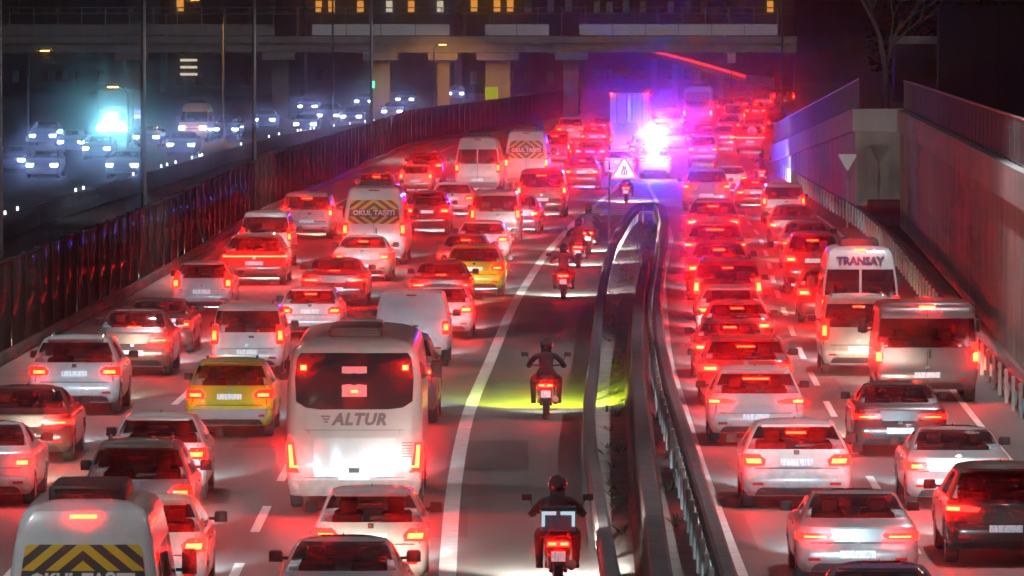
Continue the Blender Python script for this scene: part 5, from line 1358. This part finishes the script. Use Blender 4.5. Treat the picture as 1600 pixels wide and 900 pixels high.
for sg in (-1, 1):
    obj('fog_lamp', MB().rbox(sg*.19-.04, sg*.19+.04, 1.16, 1.20, .55, .63, .02).mesh('fog_lamp', 40), M['sign_yellow'], fog)
    li = bpy.data.lights.new('fog_beam', 'SPOT'); li.energy = 22000; li.color = (.72, 1, .02); li.spot_size = R(13); li.spot_blend = 1.0; li.shadow_soft_size = .05
    lo = bpy.data.objects.new('fog_beam', li); COL.objects.link(lo); lo.parent = fog; lo.location = (sg*.20, 1.28, .59); lo.rotation_euler = (R(83.5), 0, R(-4*sg)); lo.scale = (3.2, 1, 1)
motorcycle('scooter', 880, 468, 'l', 'maroon', 'cloth_grey', 'scooter with one bright tail light and low plate', 'rider in grey, last of the three riding close together')
motorcycle('motorbike', 903, 419, 'l', 'black', 'cloth_black', 'motorcycle in the middle of three riding close together', 'rider in black, middle of the three riding close together')
motorcycle('scooter', 919, 397, 'l', 'black', 'cloth_navy', 'scooter leading the three that ride close together', 'rider in navy, leading the three riding close together', sc=1.06)
motorcycle('motorbike', 978, 318, 'l', 'blue', 'cloth_navy', 'motorcycle crossing the hatched area below the triangular sign', 'rider below the triangular warning sign')
motorcycle('scooter', 1190, 290, 'r', 'black', 'cloth_black', 'motorcycle squeezed against the ramp wall', 'rider in black beside the ramp wall')

# speed sticker with the number 80 on the dark light-bar vehicle
r = [o for o in COL.objects if o.get('label', '').startswith('dark vehicle with red light bar')][0]
s = ST['suv_bar']; z = 1.30; y0 = s.at(z)[0]
me = prism([(.30*math.cos(R(a)), .30*math.sin(R(a))) for a in range(0, 360, 20)], .01); me.v = [(x+.12, q+y0-.03, zz+z) for x, q, zz in me.v]
d = obj('speed_disc', me.mesh('speed_disc'), M['sign_white'], r)
me = text_mesh('80', .34, 'lettering', bold=.006); me.transform(Matrix.Translation((.12, y0-.045, z))); obj('lettering', me, M['sign_black'], d)

# ---- report overlapping vehicles while building
def _corners(v):
    n, l, x, y, rz, L, Wd = v; c, s_ = math.cos(rz), math.sin(rz)
    return [(x+a*c-b*s_, y+a*s_+b*c) for a, b in ((-Wd/2, 0), (Wd/2, 0), (Wd/2, L), (-Wd/2, L))]
def _sep(A, B):
    for P in (A, B):
        for i in range(4):
            ex, ey = P[(i+1) % 4][0]-P[i][0], P[(i+1) % 4][1]-P[i][1]; nx, ny = -ey, ex
            a = [p[0]*nx+p[1]*ny for p in A]; b = [p[0]*nx+p[1]*ny for p in B]
            if max(a) < min(b) or max(b) < min(a): return True
    return False
for i in range(len(PLACED)):
    for j in range(i):
        if not _sep(_corners(PLACED[i]), _corners(PLACED[j])):
            print('OVERLAP', '%s (%.1f,%.1f L%.1f)' % (PLACED[i][1][:45], PLACED[i][2], PLACED[i][3], PLACED[i][5]), '|', '%s (%.1f,%.1f L%.1f)' % (PLACED[j][1][:45], PLACED[j][2], PLACED[j][3], PLACED[j][5]))

# ---- hazy night air round the whole place
hz = MB().box(-910, 910, -210, 4610, -1.1, 24)
hm = bpy.data.materials.new('night_haze'); hm.use_nodes = True
hn = hm.node_tree.nodes; hn.remove(hn['Principled BSDF'])
pv = hn.new('ShaderNodeVolumePrincipled'); pv.inputs['Density'].default_value = 0.00068; pv.inputs['Color'].default_value = (.95, .95, .97, 1); pv.inputs['Anisotropy'].default_value = .9972
hm.node_tree.links.new(pv.outputs[0], hn['Material Output'].inputs['Volume'])
tag(obj('haze', hz.mesh('haze'), hm), 'thin hazy night air over the motorway', 'haze', kind='stuff')
